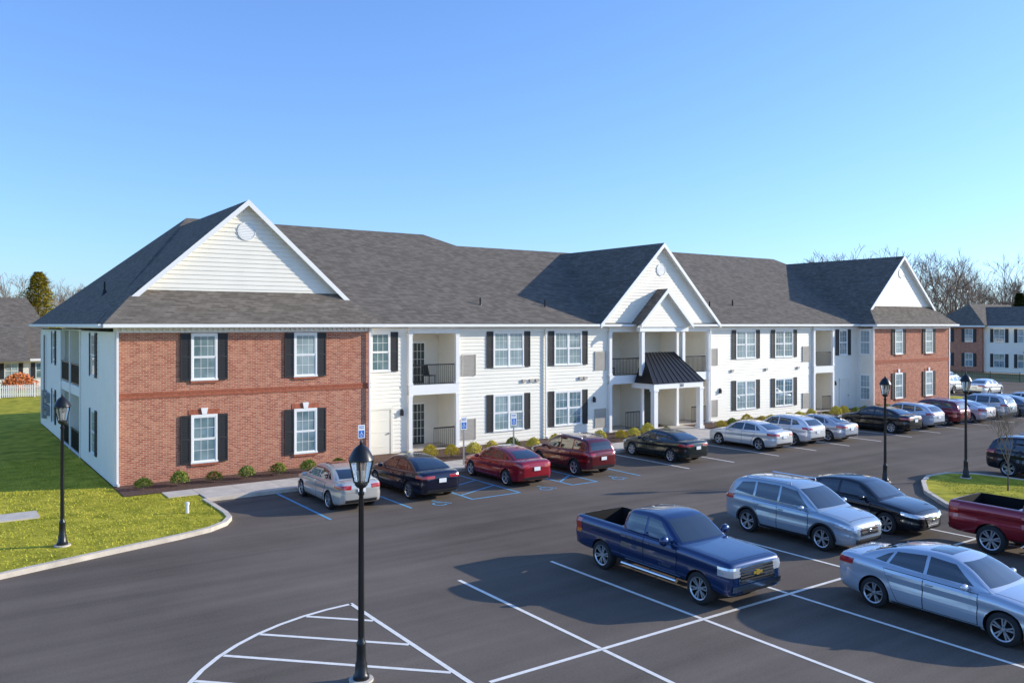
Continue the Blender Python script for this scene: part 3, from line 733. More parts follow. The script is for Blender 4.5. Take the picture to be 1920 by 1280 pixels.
    zp=S['pz']; pt('licence_plate',[([(-3,-.155,zp),(-3,.155,zp),(-3,.155,zp+.15),(-3,-.155,zp+.15)],(1,0,0))],'white',.04,2,2)
    z0=S['rb']; pt('rear_trim',[([(-3,-.62,z0),(-3,.62,z0),(-3,.62,z0+.11),(-3,-.62,z0+.11)],(1,0,0))],'plastic')
    for (xa_,ya,xb_,yb_) in S['seams']:
        for s in(1,-1):
            q=MB(); quadpatch(q,bvh,[(xa_,s*ya,3),(xb_,s*yb_,3),(xb_,s*yb_+.01,3),(xa_,s*ya+.01,3)],(0,0,-1),10,1,.003); q.build('panel_gap',M['well'],root)
    for (x_,w_) in S['cross']:
        q=MB(); quadpatch(q,bvh,[(x_,-w_,3),(x_,w_,3),(x_+.01,w_,3),(x_+.01,-w_,3)],(0,0,-1),10,1,.003); q.build('panel_gap',M['well'],root)
    if S.get('clad'):
        for ax in(xf,xr):
            for s in(1,-1):
                q=MB(); K=20; a0,a1=(-.05,PI+.05); rows=[]
                for k in range(K+1):
                    a=a0+(a1-a0)*k/K; row=[]
                    for rr in(r+.048,r+.07,r+.095):
                        p=Vector((ax+rr*math.cos(a),s*3,r+rr*math.sin(a))); loc,no,i_,d_=bvh.ray_cast(p,Vector((0,-s,0)))
                        row.append(None if loc is None else loc+Vector((0,s*.014,0)))
                    rows.append(row)
                for k in range(K):
                    for j in range(2):
                        f=[rows[k][j],rows[k+1][j],rows[k+1][j+1],rows[k][j+1]]
                        if all(p is not None for p in f): q.face(f)
                q.build('arch_trim',M['plastic'],root,smooth=60)
    zs=bot(0)
    for s in(1,-1):
        q=MB(); quadpatch(q,bvh,[(xr+r+.1,s*3,zs+.01),(xf-r-.1,s*3,zs+.01),(xf-r-.1,s*3,zs+S.get('sill',.07)),(xr+r+.1,s*3,zs+S.get('sill',.07))],(0,-s,0),12,2,.012); q.build('sill_trim',M['plastic'],root)
        mx,my,mz=S['mirror']; q=MB()
        ms=S.get('ms',1.0)
        q.lathe([(0,-.11*ms),(.05*ms,-.10*ms),(.085*ms,-.04*ms),(.085*ms,.04*ms),(.05*ms,.10*ms),(0,.11*ms)],(0,0,0),10,'y')
        q.v=[(mx+x*.8,s*(my+.10)+y,mz+z*.85*ms) for x,y,z in q.v]; q.box(mx-.03,mx+.03,min(s*(my-.12),s*(my+.05)),max(s*(my-.12),s*(my+.05)),mz-.05,mz-.02)
        q.build('wing_mirror',M['paint'],root,smooth=50)
    if S.get('rails'):
        x0,x1,y,z=S['rails']
        for s in(1,-1):
            q=MB(); q.tube((x0,s*y,z),(x1,s*y,z+.02),.018,.018,8); q.tube((x0,s*y,z-.07),(x0,s*y,z+.01),.02,.018,6); q.tube((x1,s*y,z-.07),(x1,s*y,z+.02),.02,.018,6); q.build('roof_rail',M['chrome'],root)
    if S.get('step'):
        for s in(1,-1):
            q=MB(); x0,x1,y,z=S['step']; q.tube((x0,s*y,z),(x1,s*y,z),.05,.05,10)
            for x in(x0+.1,(x0+x1)/2,x1-.1): q.tube((x,s*y,z),(x,s*(y-.2),z+.12),.02,.02,6)
            q.build('side_step',M['chrome'],root,smooth=50)
    for ax in(xf,xr):
        for s in(1,-1):
            w=.115 if r<.38 else .135; yc=s*(W-w-.02)
            q=MB(); q.lathe([(r*.66,-w*.85),(r*.70,-w),(r*.93,-w*.95),(r*.985,-w*.75),(r,-w*.3),(r,w*.3),(r*.985,w*.75),(r*.93,w*.95),(r*.70,w),(r*.66,w*.85)],(ax,yc,r),32,'y')
            ty=q.build('wheel',M['tyre'],root,smooth=50)
            q=MB(); R0=r*.70
            q.lathe([(R0,-w*.8),(R0,w*.8)],(ax,yc,r),32,'y',1)
            q.lathe([(0,s*.2*w),(R0,s*.2*w)],(ax,yc,r),24,'y',1)
            q.lathe([(R0*.90,s*w*.86),(R0,s*w*1.02),(R0*1.02,s*w*.95)],(ax,yc,r),32,'y',0)
            q.lathe([(0,s*w*.8),(R0*.16,s*w*.78),(R0*.22,s*w*.6)],(ax,yc,r),16,'y',0)
            ns=S.get('spk',5); tw=S.get('twin',.16)
            for k in range(ns):
                for dd in(-tw,tw):
                    a=2*PI*k/ns+.2; a1=a+dd*1.1; a0=a+dd*.8
                    e=Vector((math.cos(a0),0,math.sin(a0))); e1=Vector((math.cos(a1),0,math.sin(a1))); tn=Vector((-math.sin(a),0,math.cos(a)))
                    c0=Vector((ax,yc,r))+e*R0*.14; c1=Vector((ax,yc,r))+e1*R0*.97; wd0,wd1=R0*.06,R0*.075
                    f0,f1=s*w*.62,s*w*.86; 
                    q.hexa([c0-tn*wd0+Vector((0,f0-s*.03,0)),c1-tn*wd1+Vector((0,f1-s*.04,0)),c1+tn*wd1+Vector((0,f1-s*.04,0)),c0+tn*wd0+Vector((0,f0-s*.03,0)),
                            c0-tn*wd0+Vector((0,f0+s*.02,0)),c1-tn*wd1+Vector((0,f1,0)),c1+tn*wd1+Vector((0,f1,0)),c0+tn*wd0+Vector((0,f0+s*.02,0))],0)
            sub(q.build('rim',[M['rim'],M['well']],ty,smooth=35),ty)
    return root
SED=dict(cat='car',L=4.84,W=1.86,r=.335,xf=1.42,xr=-1.40,
 top=[(-2.42,.78),(-2.40,.93),(-2.30,1.04),(-2.0,1.075),(-1.5,1.06),(-.4,1.0),(.7,.965),(1.2,.945),(1.7,.88),(2.1,.78),(2.3,.69),(2.39,.60),(2.42,.52)],
 bot=[(-2.42,.48),(-2.38,.36),(-2.2,.27),(-1.6,.21),(0,.20),(1.6,.19),(2.2,.19),(2.37,.24),(2.42,.34)],
 plan=[(-2.42,.60),(-2.39,.72),(-2.28,.81),(-1.9,.885),(-1.2,.92),(0,.93),(1.3,.92),(1.8,.885),(2.15,.80),(2.32,.69),(2.39,.58),(2.42,.46)],
 prof=[(-2.0,1.02),(-1.55,1.22),(-1.15,1.35),(-.6,1.44),(-.1,1.465),(.25,1.44),(.6,1.32),(1.0,1.08),(1.25,.93)],
 yb=.80,yt=.56,belt=1.0,
 ws=[(3,-.66,1.03),(3,.66,1.03),(3,.50,1.39),(3,-.50,1.39)], rw=[(-3,-.60,1.13),(-3,.60,1.13),(-3,.47,1.37),(-3,-.47,1.37)],
 sw=[[(-.20,1.03),(.80,1.02),(.36,1.345),(-.20,1.385)],[(-1.08,1.06),(-.28,1.03),(-.28,1.385),(-.95,1.325)],[(-1.42,1.09),(-1.16,1.065),(-1.03,1.30),(-1.15,1.25)]],
 doors=[[(-.22,.30),(.92,.30),(.92,.90),(-.22,.93)],[(-.82,.30),(-.24,.30),(-.24,.93),(-1.15,.95)]],hz=.84,
 hl=[(2.45,.42,.57),(1.98,.92,.66),(1.98,.92,.77),(2.45,.42,.66)],tl=[(-2.45,.42,.82),(-2.05,.95,.86),(-2.05,.95,.99),(-2.45,.42,.97)],
 grille=(.34,.38,.44,.60),bars=4,emblem='oval',intake=(.62,.235,.33),pz=.70,rb=.34,seams=[(1.15,.70,2.2,.58),(-2.0,.62,-2.3,.60)],cross=[(2.22,.58)],
 mirror=(.72,.92,1.02),spk=5,sunroof=(-.35,.15,.38))
SUV=dict(cat='car',L=4.6,W=1.85,r=.355,xf=1.37,xr=-1.29,
 top=[(-2.30,.90),(-2.27,1.03),(-2.15,1.12),(-1.5,1.13),(0,1.08),(.9,1.06),(1.3,1.04),(1.8,.97),(2.1,.88),(2.24,.76),(2.29,.64),(2.30,.58)],
 bot=[(-2.30,.52),(-2.26,.40),(-2.1,.32),(-1,.25),(1.4,.24),(2.0,.25),(2.24,.30),(2.30,.40)],
 plan=[(-2.30,.62),(-2.27,.74),(-2.15,.83),(-1.7,.895),(0,.925),(1.3,.915),(1.8,.87),(2.1,.78),(2.24,.68),(2.30,.50)],
 prof=[(-2.2,1.06),(-2.1,1.32),(-1.95,1.52),(-1.7,1.62),(-1,1.67),(-.2,1.68),(.25,1.63),(.6,1.47),(1.0,1.20),(1.3,1.02)],
 yb=.81,yt=.62,belt=1.09,
 ws=[(3,-.68,1.13),(3,.68,1.13),(3,.56,1.57),(3,-.56,1.57)], rw=[(-3,-.62,1.17),(-3,.62,1.17),(-3,.54,1.50),(-3,-.54,1.50)],
 sw=[[(-.15,1.13),(.85,1.12),(.40,1.52),(-.15,1.58)],[(-1.05,1.15),(-.23,1.13),(-.23,1.58),(-1.05,1.57)],[(-1.85,1.22),(-1.14,1.155),(-1.14,1.56),(-1.62,1.50)]],
 doors=[[(-.17,.36),(.90,.36),(.90,1.01),(-.17,1.03)],[(-.78,.36),(-.19,.36),(-.19,1.03),(-1.08,1.04)]],hz=.93,
 hl=[(2.35,.40,.70),(1.85,.92,.76),(1.85,.92,.88),(2.35,.40,.78)],tl=[(-2.35,.50,.93),(-2.0,.95,.96),(-2.0,.95,1.10),(-2.35,.50,1.05)],
 grille=(.40,.55,.36,.74),bars=2,emblem='oval',intake=(.60,.33,.46),pz=.74,rb=.40,seams=[(1.25,.72,2.1,.58)],cross=[(2.05,.60)],
 mirror=(.78,.93,1.13),spk=5,rails=(-1.5,.1,.60,1.70),clad=True,sill=.12)
PUK=dict(cat='pickup truck',L=5.85,W=2.03,r=.405,xf=1.93,xr=-1.72,flat=True,
 top=[(-2.925,1.22),(-2.91,1.32),(-2.8,1.345),(-1.2,1.335),(.6,1.31),(1.2,1.30),(1.9,1.27),(2.5,1.23),(2.80,1.19),(2.88,1.13),(2.915,1.0),(2.925,.80)],
 bot=[(-2.925,.60),(-2.85,.50),(-2.4,.46),(0,.46),(2.3,.44),(2.75,.40),(2.88,.42),(2.925,.50)],
 plan=[(-2.925,.90),(-2.90,.95),(-2.8,.975),(-2,1.0),(0,1.01),(2.0,1.01),(2.6,1.0),(2.82,.96),(2.90,.90),(2.925,.80)],
 prof=[(-.98,1.20),(-.92,1.55),(-.84,1.78),(-.65,1.85),(-.1,1.88),(.3,1.855),(.58,1.76),(.92,1.52),(1.28,1.27)],
 yb=.91,yt=.72,belt=1.31,bed=(-2.80,-1.06,.80,.80),
 ws=[(3,-.77,1.34),(3,.77,1.34),(3,.65,1.79),(3,-.65,1.79)], rw=[(-3,-.66,1.38),(-3,.66,1.38),(-3,.60,1.72),(-3,-.60,1.72)],
 sw=[[(.02,1.33),(.90,1.33),(.46,1.74),(.02,1.775)],[(-.80,1.35),(-.06,1.33),(-.06,1.775),(-.74,1.755)]],
 doors=[[(-.01,.58),(1.18,.58),(1.18,1.24),(-.01,1.25)],[(-.90,.58),(-.03,.58),(-.03,1.25),(-.90,1.26)]],hz=1.14,hm='chrome',
 hl=[(2.98,.64,.86),(2.6,1.03,.88),(2.6,1.03,1.10),(2.98,.64,1.08)],tl=[(-2.95,.80,.88),(-2.75,1.06,.88),(-2.75,1.06,1.28),(-2.95,.80,1.28)],
 grille=(.60,.71,.60,1.06),surround=(.66,.68,.66,1.10),bars=5,barh=.013,emblem='bow',intake=(.52,.45,.52),bumper=(.88,.53,.66),pz=.56,rb=.47,seams=[(1.3,.80,2.66,.74)],cross=[(2.72,.76)],
 mirror=(.92,1.05,1.38),ms=1.35,spk=6,sill=.05,step=(-.85,1.2,1.0,.40))
PROTO={}
PROTO['sedan']=make_car(SED,'car','proto'); PROTO['suv']=make_car(SUV,'car','proto'); PROTO['truck']=make_car(PUK,'pickup_truck','proto')
S2=dict(SED); S2.update(grille=(.26,.33,.40,.62),bars=7,sunroof=None,spk=7,twin=.09,tl=[(-2.45,.34,.86),(-2.05,.95,.84),(-2.05,.95,.97),(-2.45,.34,.96)])
PROTO['sedan2']=make_car(S2,'car','proto')
S3=dict(SUV); S3.update(clad=False,prof=[(-2.25,1.04),(-2.05,1.25),(-1.8,1.43),(-1.4,1.55),(-.8,1.62),(-.2,1.63),(.25,1.58),(.6,1.44),(1.0,1.19),(1.3,1.02)],rails=None,
 ws=[(3,-.68,1.13),(3,.68,1.13),(3,.56,1.53),(3,-.56,1.53)],rw=[(-3,-.60,1.17),(-3,.60,1.17),(-3,.5,1.46),(-3,-.5,1.46)],
 sw=[[(-.15,1.13),(.85,1.12),(.40,1.48),(-.15,1.53)],[(-1.05,1.15),(-.23,1.13),(-.23,1.53),(-1.0,1.49)],[(-1.65,1.22),(-1.14,1.155),(-1.10,1.47),(-1.40,1.42)]])
PROTO['hatch']=make_car(S3,'car','proto')
used=set()
R1='cars parked nose in along the building kerb'; R2='vehicles parked in the foreground double row'; R3='cars across the side road'
DN=-PI/2; UP=PI/2
cars=[
('truck',15.45,15.05,DN,(.008,.034,.12,1),'dark blue pickup truck with chrome grille and empty bed facing the camera',R2,.93),
('suv',21.75,15.75,DN,(.38,.46,.53,1),'silver blue crossover with roof rails parked beside the black sedan',R2,1),
('sedan2',25.0,15.85,DN,(.008,.010,.016,1),'glossy black sedan between the silver crossover and the grass island',R2,1),
('sedan',18.55,9.45,DN,(.50,.56,.64,1),'pale silver sedan with sunroof at the lower right corner of the lot',R2,1),
('truck',25.4,9.75,DN,(.30,.010,.020,1),'bright red pickup truck cut off by the right edge of the photo',R2,1),
('suv',38.3,15.55,DN,(.010,.013,.022,1),'black crossover parked beyond the grass island and sapling',R2,1),
('sedan',12.3,28.85,UP,(.62,.59,.53,1),'champagne silver sedan parked nearest the brick wing',R1,.94),
('sedan2',15.4,28.8,UP,(.008,.010,.030,1),'dark navy sedan parked between the silver sedan and the red sedan',R1,.98),
('sedan',19.8,28.8,UP,(.38,.008,.022,1),'bright red sedan beside the blue hatched aisle',R1,.95),
('suv',23.5,28.95,UP,(.15,.009,.014,1),'maroon crossover with dark rear glass next to the red sedan',R1,.95),
('sedan2',29.3,29.0,UP,(.008,.018,.018,1),'dark green black sedan parked by the entrance walkway',R1,.94),
('sedan',35.65,29.0,UP,(.80,.79,.77,1),'white sedan parked in front of the entrance canopy',R1,.94),
('hatch',38.6,29.0,UP,(.78,.78,.78,1),'white crossover directly right of the white sedan',R1,.93),
('sedan',41.5,29.0,UP,(.50,.53,.58,1),'silver grey sedan right of the white crossover',R1,.92),
('sedan2',47.7,29.0,UP,(.008,.008,.010,1),'long black sedan standing after the gap in the far row',R1,1.0),
('hatch',50.8,29.0,UP,(.60,.65,.72,1),'pale blue grey hatchback right of the long black sedan',R1,.94),
('suv',53.9,29.0,UP,(.17,.012,.018,1),'dark red crossover in the far part of the kerb row',R1,.95),
('sedan',57.0,29.0,UP,(.78,.78,.80,1),'white sedan right of the dark red crossover in the far row',R1,.95),
('suv',60.1,29.0,UP,(.50,.56,.62,1),'light silver crossover in the far row before the brick corner',R1,.97),
('sedan2',63.3,29.0,UP,(.10,.14,.20,1),'slate blue sedan in the far row by the brick corner',R1,.97),
('sedan',66.5,29.0,UP,(.76,.77,.78,1),'white sedan last in the kerb row beyond the brick corner',R1,.97),
('suv',79.5,41.0,0.1,(.76,.77,.78,1),'white crossover parked across the road near the right edge',R3,1),
('sedan',80.5,45.0,0.1,(.03,.07,.13,1),'dark blue sedan parked across the side road',R3,1),
('sedan2',79.5,37.8,0.1,(.70,.72,.74,1),'silver white sedan parked across the road nearest the right edge',R3,1),
('hatch',86.5,45.2,0.1,(.02,.022,.025,1),'black hatchback standing behind the cars across the side road',R3,1),
('suv',87.5,49.5,0.1,(.45,.48,.52,1),'grey crossover farthest back across the side road',R3,1),
]
def setcol(root,col):
    for ch in [c for c in bpy.data.objects if c.parent is root]:
        ch.color=col
        for g in ALL_SUB.get(ch.name,[]): g.color=col
for k,x,y,rz,col,lab,gp,sc in cars:
    rz2=rz+R(random.uniform(-1.0,1.0))
    if k not in used:
        used.add(k); r=PROTO[k]; r.location=(x,y,.003); r.rotation_euler=(0,0,rz2); r['label']=lab; r['group']=gp; r.scale=(sc,)*3; setcol(r,col)
    else: r=copy_tree(PROTO[k],(x,y,.003),rz2,lab,gp,col,sc)
t=text_mb('SILVERADO',.085); t.v=[(.80+a,-1.026-c,.72+b) for a,b,c in t.v]; t.build('lettering',M['chrome'],PROTO['truck'])
# ================================================================ PLANTS
def leafball(m,rad,h,n,mi=0,rnd=random):
    for i in range(n):
        a=rnd.uniform(0,2*PI); u=rnd.uniform(-.25,1); rr=math.sqrt(max(0,1-u*u))*rnd.uniform(.6,1.08)*(1+.15*math.sin(3*a+rad*9))
        p=Vector((rad*rr*math.cos(a),rad*rr*math.sin(a),h*.42+h*.58*u*rnd.uniform(.8,1.08)))
        e=Vector((rnd.gauss(0,1),rnd.gauss(0,1),rnd.gauss(0,.7))).normalized(); f=e.orthogonal().normalized(); s=rnd.uniform(.02,.042)
        m.face([p-e*s,p+f*s*.6,p+e*s,p-f*s*.6],mi)
SH=[]
for k in range(6):
    m=MB(); leafball(m,.32 if k<3 else .34,.50 if k<3 else .60,1000); me=m.build('foliage',M['leafg'] if k<3 else M['leafy'])
    SH.append(me.data); bpy.data.objects.remove(me)
m=MB(); m.tube((0,0,0),(.02,.01,.2),.02,.012,5); 
for a in range(5): m.tube((0,0,.08),(.12*math.cos(a*1.3),.12*math.sin(a*1.3),.28),.01,.005,4)
so=m.build('stem',M['bark']); STEM=so.data; bpy.data.objects.remove(so)
def shrub(x,y,k,sc,label,group):
    s=thing('shrub',label,'shrub',(x,y,.12),random.uniform(0,6),group); s.scale=(sc*random.uniform(.9,1.12),sc,sc*random.uniform(.85,1.15))
    o=bpy.data.objects.new('foliage',SH[k]); C.objects.link(o); o.parent=s
    o=bpy.data.objects.new('stem',STEM); C.objects.link(o); o.parent=s
for i in range(8): shrub(6.75+1.33*i,34.35,i%3,1.0,'round green shrub in the mulch bed below the left brick wall','green shrubs below the left brick wall')
x=18.0
while x<34.8:
    shrub(x,34.0+random.uniform(-.2,.3),random.choice((3,4,5,5,1)),random.uniform(.9,1.15),'yellow green shrub in the bed between brick wing and entrance','shrubs left of the entrance'); x+=random.uniform(1.05,1.35)
x=39.4
while x<57:
    shrub(x,34.0+random.uniform(-.2,.3),random.choice((3,4,5,0)),random.uniform(.9,1.15),'yellow green shrub in the bed right of the entrance','shrubs right of the entrance'); x+=random.uniform(1.1,1.5)
def grow(mt,mc,p,d,ln,r,dep,rnd,maxd,minr):
    q=p+d*ln
    (mt if dep==0 else mc).tube(p,q,r,max(minr,r*.72),5 if dep==0 else 3,0,False)
    if dep>=maxd: return
    n=rnd.choice((2,3,3)) if dep>0 else rnd.choice((4,5))
    for k in range(n):
        a=rnd.uniform(0,2*PI); sp=rnd.uniform(.25,.75) if dep else rnd.uniform(.25,.6)
        o=d.orthogonal().normalized(); o=Matrix.Rotation(a,3,d)@o
        nd=(d+o*sp+Vector((0,0,.12))).normalized()
        st=p.lerp(q,rnd.uniform(.55,1)) if k>0 else q
        grow(mt,mc,st,nd,ln*rnd.uniform(.62,.86),max(minr,r*rnd.uniform(.5,.68)),dep+1,rnd,maxd,minr)
TV=[]
for k in range(5):
    rnd=random.Random(50+k); mt,mc=MB(),MB(); grow(mt,mc,Vector((0,0,0)),Vector((rnd.uniform(-.06,.06),0,1)).normalized(),4.6,.24,0,rnd,6,.019)
    a=mt.build('trunk',M['bark']); b=mc.build('crown',M['twig']); zmax=max(v[2] for v in mc.v); TV.append((a.data,b.data,zmax)); bpy.data.objects.remove(a); bpy.data.objects.remove(b)
def tree(x,y,h,k,label,group,wide=1.0):
    a,b,zm=TV[k]; s=thing('bare_tree',label,'tree',(x,y,0),random.uniform(0,6),group); s.scale=(h/zm*wide,h/zm*wide,h/zm)
    for nm,me in(('trunk',a),('crown',b)):
        o=bpy.data.objects.new(nm,me); C.objects.link(o); o.parent=s
tr=random.Random(12)
px=-60
while px<215:
    x,y=P(px,tr.uniform(150,185)); tree(x,y,tr.uniform(13,17.5),tr.randrange(5),'bare leafless tree beyond the low house on the left','bare trees far left'); px+=tr.uniform(14,26)
px=1455
while px<1660:
    x,y=P(px,tr.uniform(140,165)); c_=math.exp(-((px-1585)/50)**2); tree(x,y,15.8+5.2*c_+tr.uniform(-.6,.6),tr.randrange(5),'bare leafless tree showing over the main roof ridge','bare trees behind the roof',1.25); px+=tr.uniform(10,19)
px=1670
while px<1990:
    x,y=P(px,tr.uniform(150,200)); tree(x,y,tr.uniform(15,24),tr.randrange(5),'bare leafless tree in the wood behind the distant brick building','bare trees far right'); px+=tr.uniform(12,22)
m=MB(); tr=random.Random(5)
for (pa,pb,n,hh) in((-120,230,40,8),(1380,2050,80,11)):
    for i in range(n):
        x,y=P(tr.uniform(pa,pb),tr.uniform(205,260)); h=tr.uniform(.7,1.15)*hh
        base=Vector((x,y,0)); m.tube(base,base+Vector((0,0,h*.5)),.25,.15,3,0,False)
        for k in range(90):
            a=tr.uniform(0,2*PI); z=h*tr.uniform(.1,.8); q=base+Vector((0,0,z)); l=tr.uniform(1.2,3.2)
            m.tube(q,q+Vector((math.cos(a)*l,math.sin(a)*l,l*tr.uniform(.4,1.1))),.09,.03,3,0,False)
w=m.build('distant_wood',M['wood']); tag(w,'far off band of bare winter woodland along the horizon','woodland',kind='stuff')
def evergreen(x,y,h,wd,label,mk='pine'):
    s=thing('evergreen_tree',label,'tree',(x,y,0)); m=MB(); m.tube((0,0,0),(0,0,h*.9),.25,.05,6); m.build('trunk',M['bark'],s); m=MB(); e=random.Random(4)
    for i in range(7000):
        t=e.random()**.8; z=h*(.06+.94*t); rr=wd*(1-t)**.7*(.85+.2*math.sin(z*2.3)); a=e.uniform(0,2*PI); q=e.uniform(.35,1)*rr*(1+.22*math.sin(3*a+z))+.1
        p=Vector((q*math.cos(a),q*math.sin(a),z-q*.12)); d=Vector((math.cos(a),math.sin(a),e.uniform(-.3,.4)))*e.uniform(.3,.7); o=Vector((-math.sin(a),math.cos(a),e.uniform(-.3,.3)))*.24
        m.face([p-o,p+d,p+o])
    m.build('crown',M[mk],s)
x,y=P(72,140); evergreen(x,y,15.2,6.4,'pointed yellow green evergreen above the roof of the low left house')
x,y=P(1912,150); evergreen(x,y,12,3.0,'dark evergreen at the far right edge among the bare trees','pined')
rnd=random.Random(77); mt,mc=MB(),MB(); grow(mt,mc,Vector((0,0,0)),Vector((0,0,1)),1.15,.035,0,rnd,5,.004)
s=thing('sapling','thin bare young tree on the grass island','tree',(33.75,15.2,.11)); mt.build('trunk',M['bark'],s); mc.build('crown',M['twig'],s); s.scale=(.95,)*3
# ================================================================ BACKGROUND BUILDINGS
def simple_window(pl,a,z,w,h,par,shut=False):
    q=MB()
    for (p0,p1,q0,q1) in((a-w/2-.06,a-w/2,z-.06,z+h+.06),(a+w/2,a+w/2+.06,z-.06,z+h+.06),(a-w/2,a+w/2,z-.06,z),(a-w/2,a+w/2,z+h,z+h+.06),(a-w/2,a+w/2,z+h/2-.03,z+h/2+.03),(a-.02,a+.02,z,z+h)): fbox(q,pl,p0,p1,q0,q1,.0,.06)
    wn=q.build('window',M['trim'],par,world=True); g=MB(); g.face([pl.p(a-w/2,z,.03),pl.p(a+w/2,z,.03),pl.p(a+w/2,z+h,.03),pl.p(a-w/2,z+h,.03)]); g.build('pane',M['glass'],wn,world=True)
    if shut:
        for s0 in(a-w/2-.5,a+w/2+.1):
            q=MB(); fbox(q,pl,s0,s0+.4,z-.05,z+h+.05,.02,.06); q.build('shutter',M['shutter'],par,world=True)
hs=thing('low_house','single storey pale house with a wide grey roof far left','house',(1,100,0))
q=MB(); siding(q,Pl((0,100),(1,0),(0,-1)),-16,11.5,0,3.0); siding(q,Pl((11.5,0),(0,1),(1,0)),100,114,0,3.0); siding(q,Pl((-16,0),(0,1),(-1,0)),100,114,0,3.0); q.build('wall',M['siding'],hs,world=True)
q=MB(); e=2.9
q.face([(-17,99.2,e),(12.2,99.2,e),(9.0,107.5,9.4),(-12,107.5,9.4)]); q.face([(12.2,99.2,e),(12.2,115,e),(9.0,107.5,9.4)]); q.face([(-17,99.2,e),(-12,107.5,9.4),(-17,115,e)]); q.face([(-17,115,e),(-12,107.5,9.4),(9.0,107.5,9.4),(12.2,115,e)])
q.face([(-17,99.2,e-.25),(12.2,99.2,e-.25),(12.2,115,e-.25),(-17,115,e-.25)],1)
q.face([(-17,99.2,e),(12.2,99.2,e),(12.2,99.2,e-.25),(-17,99.2,e-.25)],1); q.face([(12.2,99.2,e),(12.2,115,e),(12.2,115,e-.25),(12.2,99.2,e-.25)],1)
q.build('roof',[M['shingle'],M['trim']],hs,world=True)
q=MB(); q.face([(3,97.4,2.7),(8.5,97.4,2.7),(8.5,104,6.6),(3,104,6.6)]); q.face([(3,97.4,2.7),(3,104,6.6),(3,104,2.7)]); q.face([(8.5,97.4,2.7),(8.5,104,6.6),(8.5,104,2.7)]); q.build('porch_roof',M['shingle'],hs,world=True)
for a in(-4,0.5,3.5,7,9.8): simple_window(Pl((0,99.97),(1,0),(0,-1)),a,.9,1.1,1.5,hs,True)
fn=thing('picket_fence','white picket fence in front of the low left house','fence',(0,84,.1))
for i in range(7):
    x0=-8+i*2.6; MB().box(x0,x0+.12,83.95,84.07,.1,1.35).build('post',M['white'],fn,world=True)
    q=MB(); q.box(x0+.12,x0+2.6,84,84.04,.35,.43); q.box(x0+.12,x0+2.6,84,84.04,.95,1.03); x=x0+.2
    while x<x0+2.5: q.box(x,x+.08,83.96,83.995,.15,1.2); x+=.14
    q.build('panel',M['white'],fn,world=True)
s=thing('rust_shrub','rust orange leafed shrub behind the picket fence','shrub',(6.6,86,.1)); m=MB(); leafball(m,.32,.55,1400); m.build('foliage',M['leafo'],s); m=MB(); m.tube((0,0,0),(0,0,.25),.02,.01,5); m.build('stem',M['bark'],s); s.scale=(4.2,4.2,3.6)
db=thing('distant_building','two storey brick and pale sided building beyond the lot at far right','building',(117,53,0))
q=MB(); q.box(115.9,130,55.5,62,0,6.2); q.build('brick_wall',M['brick'],db,world=True)
q=MB(); siding(q,Pl((116.4,0),(0,1),(-1,0)),30,55.5,0,6.2); siding(q,Pl((0,62),(1,0),(0,1)),116,130,0,6.2); siding(q,Pl((0,30),(1,0),(0,-1)),116.4,130,0,6.2); q.build('siding_wall',M['siding'],db,world=True)
q=MB(); e=6.3
q.face([(115.2,54.8,e),(115.2,62.7,e),(119,58.7,9.3)]); q.face([(115.2,54.8,e),(119,58.7,9.3),(131,58.7,9.3),(131,54.8,e)]); q.face([(115.2,62.7,e),(131,62.7,e),(131,58.7,9.3),(119,58.7,9.3)])
q.face([(115.8,29.5,e-.05),(115.8,62,e-.05),(122.5,59,8.9),(122.5,33,8.9)]); q.face([(115.8,29.5,e-.05),(122.5,33,8.9),(130,29.5,e-.05)])
q.face([(115.2,54.8,e-.2),(115.2,62.7,e-.2),(115.2,62.7,e),(115.2,54.8,e)],1); q.face([(115.8,29.5,e-.3),(115.8,54.8,e-.3),(115.8,54.8,e-.05),(115.8,29.5,e-.05)],1)
q.build('roof',[M['shingle'],M['trim']],db,world=True)
for a in(57.2,60.2):
    for z in(.8,4.1): simple_window(Pl((115.9,0),(0,1),(-1,0)),a,z,.95,1.7,db,True)
for a in(53.5,50.5,46.5,43.5):
    for z in(.8,4.1): simple_window(Pl((116.38,0),(0,1),(-1,0)),a,z,1.3,1.7,db,True)
q=MB(); q.box(115.2,116.35,47.8,49.4,2.6,2.75); q.face([(114.8,47.3,2.8),(114.8,49.9,2.8),(116.3,49.9,3.6),(116.3,47.3,3.6)]); q.build('porch_roof',M['metalroof'],db,world=True)
fn=thing('dark_fence','low black rail fence across the road near the far right building','fence',(100.55,54,0))
for k in range(7): MB().box(100.52,100.58,44+k*3.2,44.06+k*3.2,0,1.05).build('post',M['black'],fn,world=True)
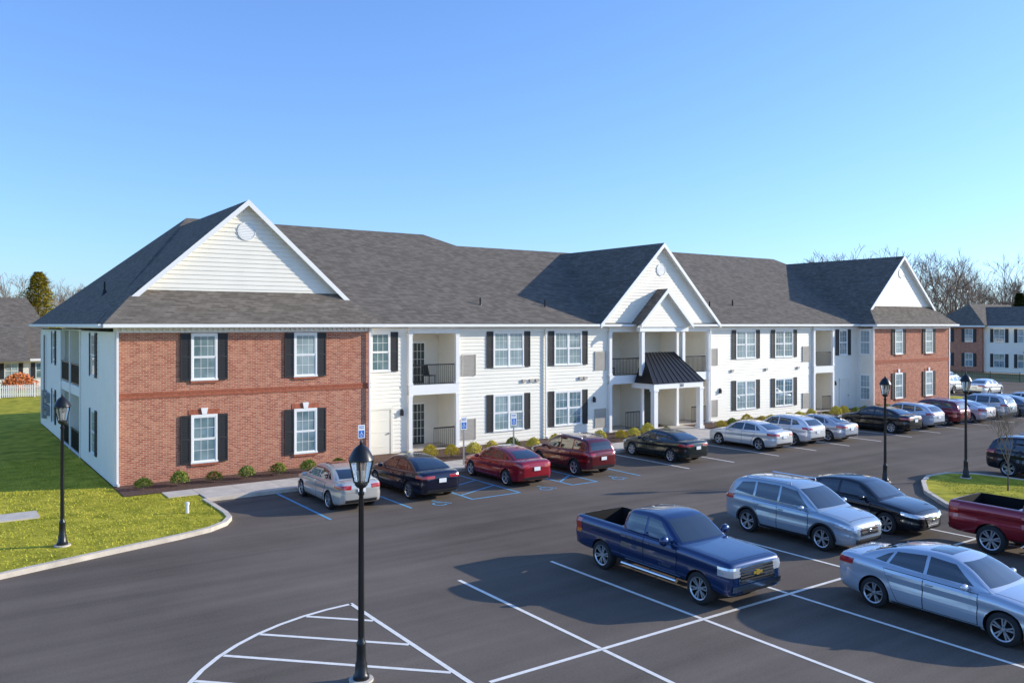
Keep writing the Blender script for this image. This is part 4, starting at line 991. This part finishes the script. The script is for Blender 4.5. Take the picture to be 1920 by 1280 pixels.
q=MB(); q.box(100.535,100.565,44,63.2,.93,.97); q.box(100.535,100.565,44,63.2,.3,.34)
k=44
while k<63.2: q.box(100.545,100.555,k,k+.02,.33,.94); k+=.2
q.build('rail_panel',M['black'],fn,world=True)
m=MB(); m.lathe([(0,0),(.06,0),(.06,.28),(.075,.28),(.075,.36),(0,.38)],(0,0,0),12); o=m.build('cleanout_pipe',M['white']); o.location=(7.15,29.3,.1); tag(o,'short white cleanout pipe standing in the lawn near the kerb corner','pipe')
# ================================================================ LIGHT, CAMERA
az=R(-23); el=R(19.5)
S=Vector((math.cos(el)*math.cos(az),math.cos(el)*math.sin(az),math.sin(el)))
sdl=bpy.data.lights.new('sun','SUN'); sdl.energy=5.0; sdl.angle=R(.5); sdl.color=(1,.93,.80)
so=bpy.data.objects.new('sun',sdl); C.objects.link(so); so.rotation_euler=S.to_track_quat('Z','Y').to_euler()
W=bpy.data.worlds.new('World'); bpy.context.scene.world=W; W.use_nodes=True; N=W.node_tree.nodes; L=W.node_tree.links
sk=N.new('ShaderNodeTexSky'); sk.sky_type='NISHITA'; sk.sun_disc=False; sk.sun_elevation=el; sk.sun_rotation=PI/2-az; sk.air_density=1.0; sk.dust_density=.5; sk.ozone_density=2.0
gm=N.new('ShaderNodeGamma'); gm.inputs['Gamma'].default_value=.82
tn=N.new('ShaderNodeVectorMath'); tn.operation='MULTIPLY'; tn.inputs[1].default_value=(1.10,1.55,2.35)
L.new(sk.outputs[0],gm.inputs[0]); L.new(gm.outputs[0],tn.inputs[0]); L.new(tn.outputs[0],N['Background'].inputs['Color']); N['Background'].inputs['Strength'].default_value=.15
sc=bpy.context.scene; sc.view_settings.view_transform='Standard'; sc.view_settings.look='None'; sc.view_settings.exposure=0
cd=bpy.data.cameras.new('cam'); cd.sensor_width=36; cd.lens=36*FPX/1920; cd.shift_y=-32/1920; cd.clip_end=5000
cam=bpy.data.objects.new('cam',cd); C.objects.link(cam); cam.location=(0,0,CAMH); cam.rotation_euler=(PI/2,0,R(-35)); sc.camera=cam
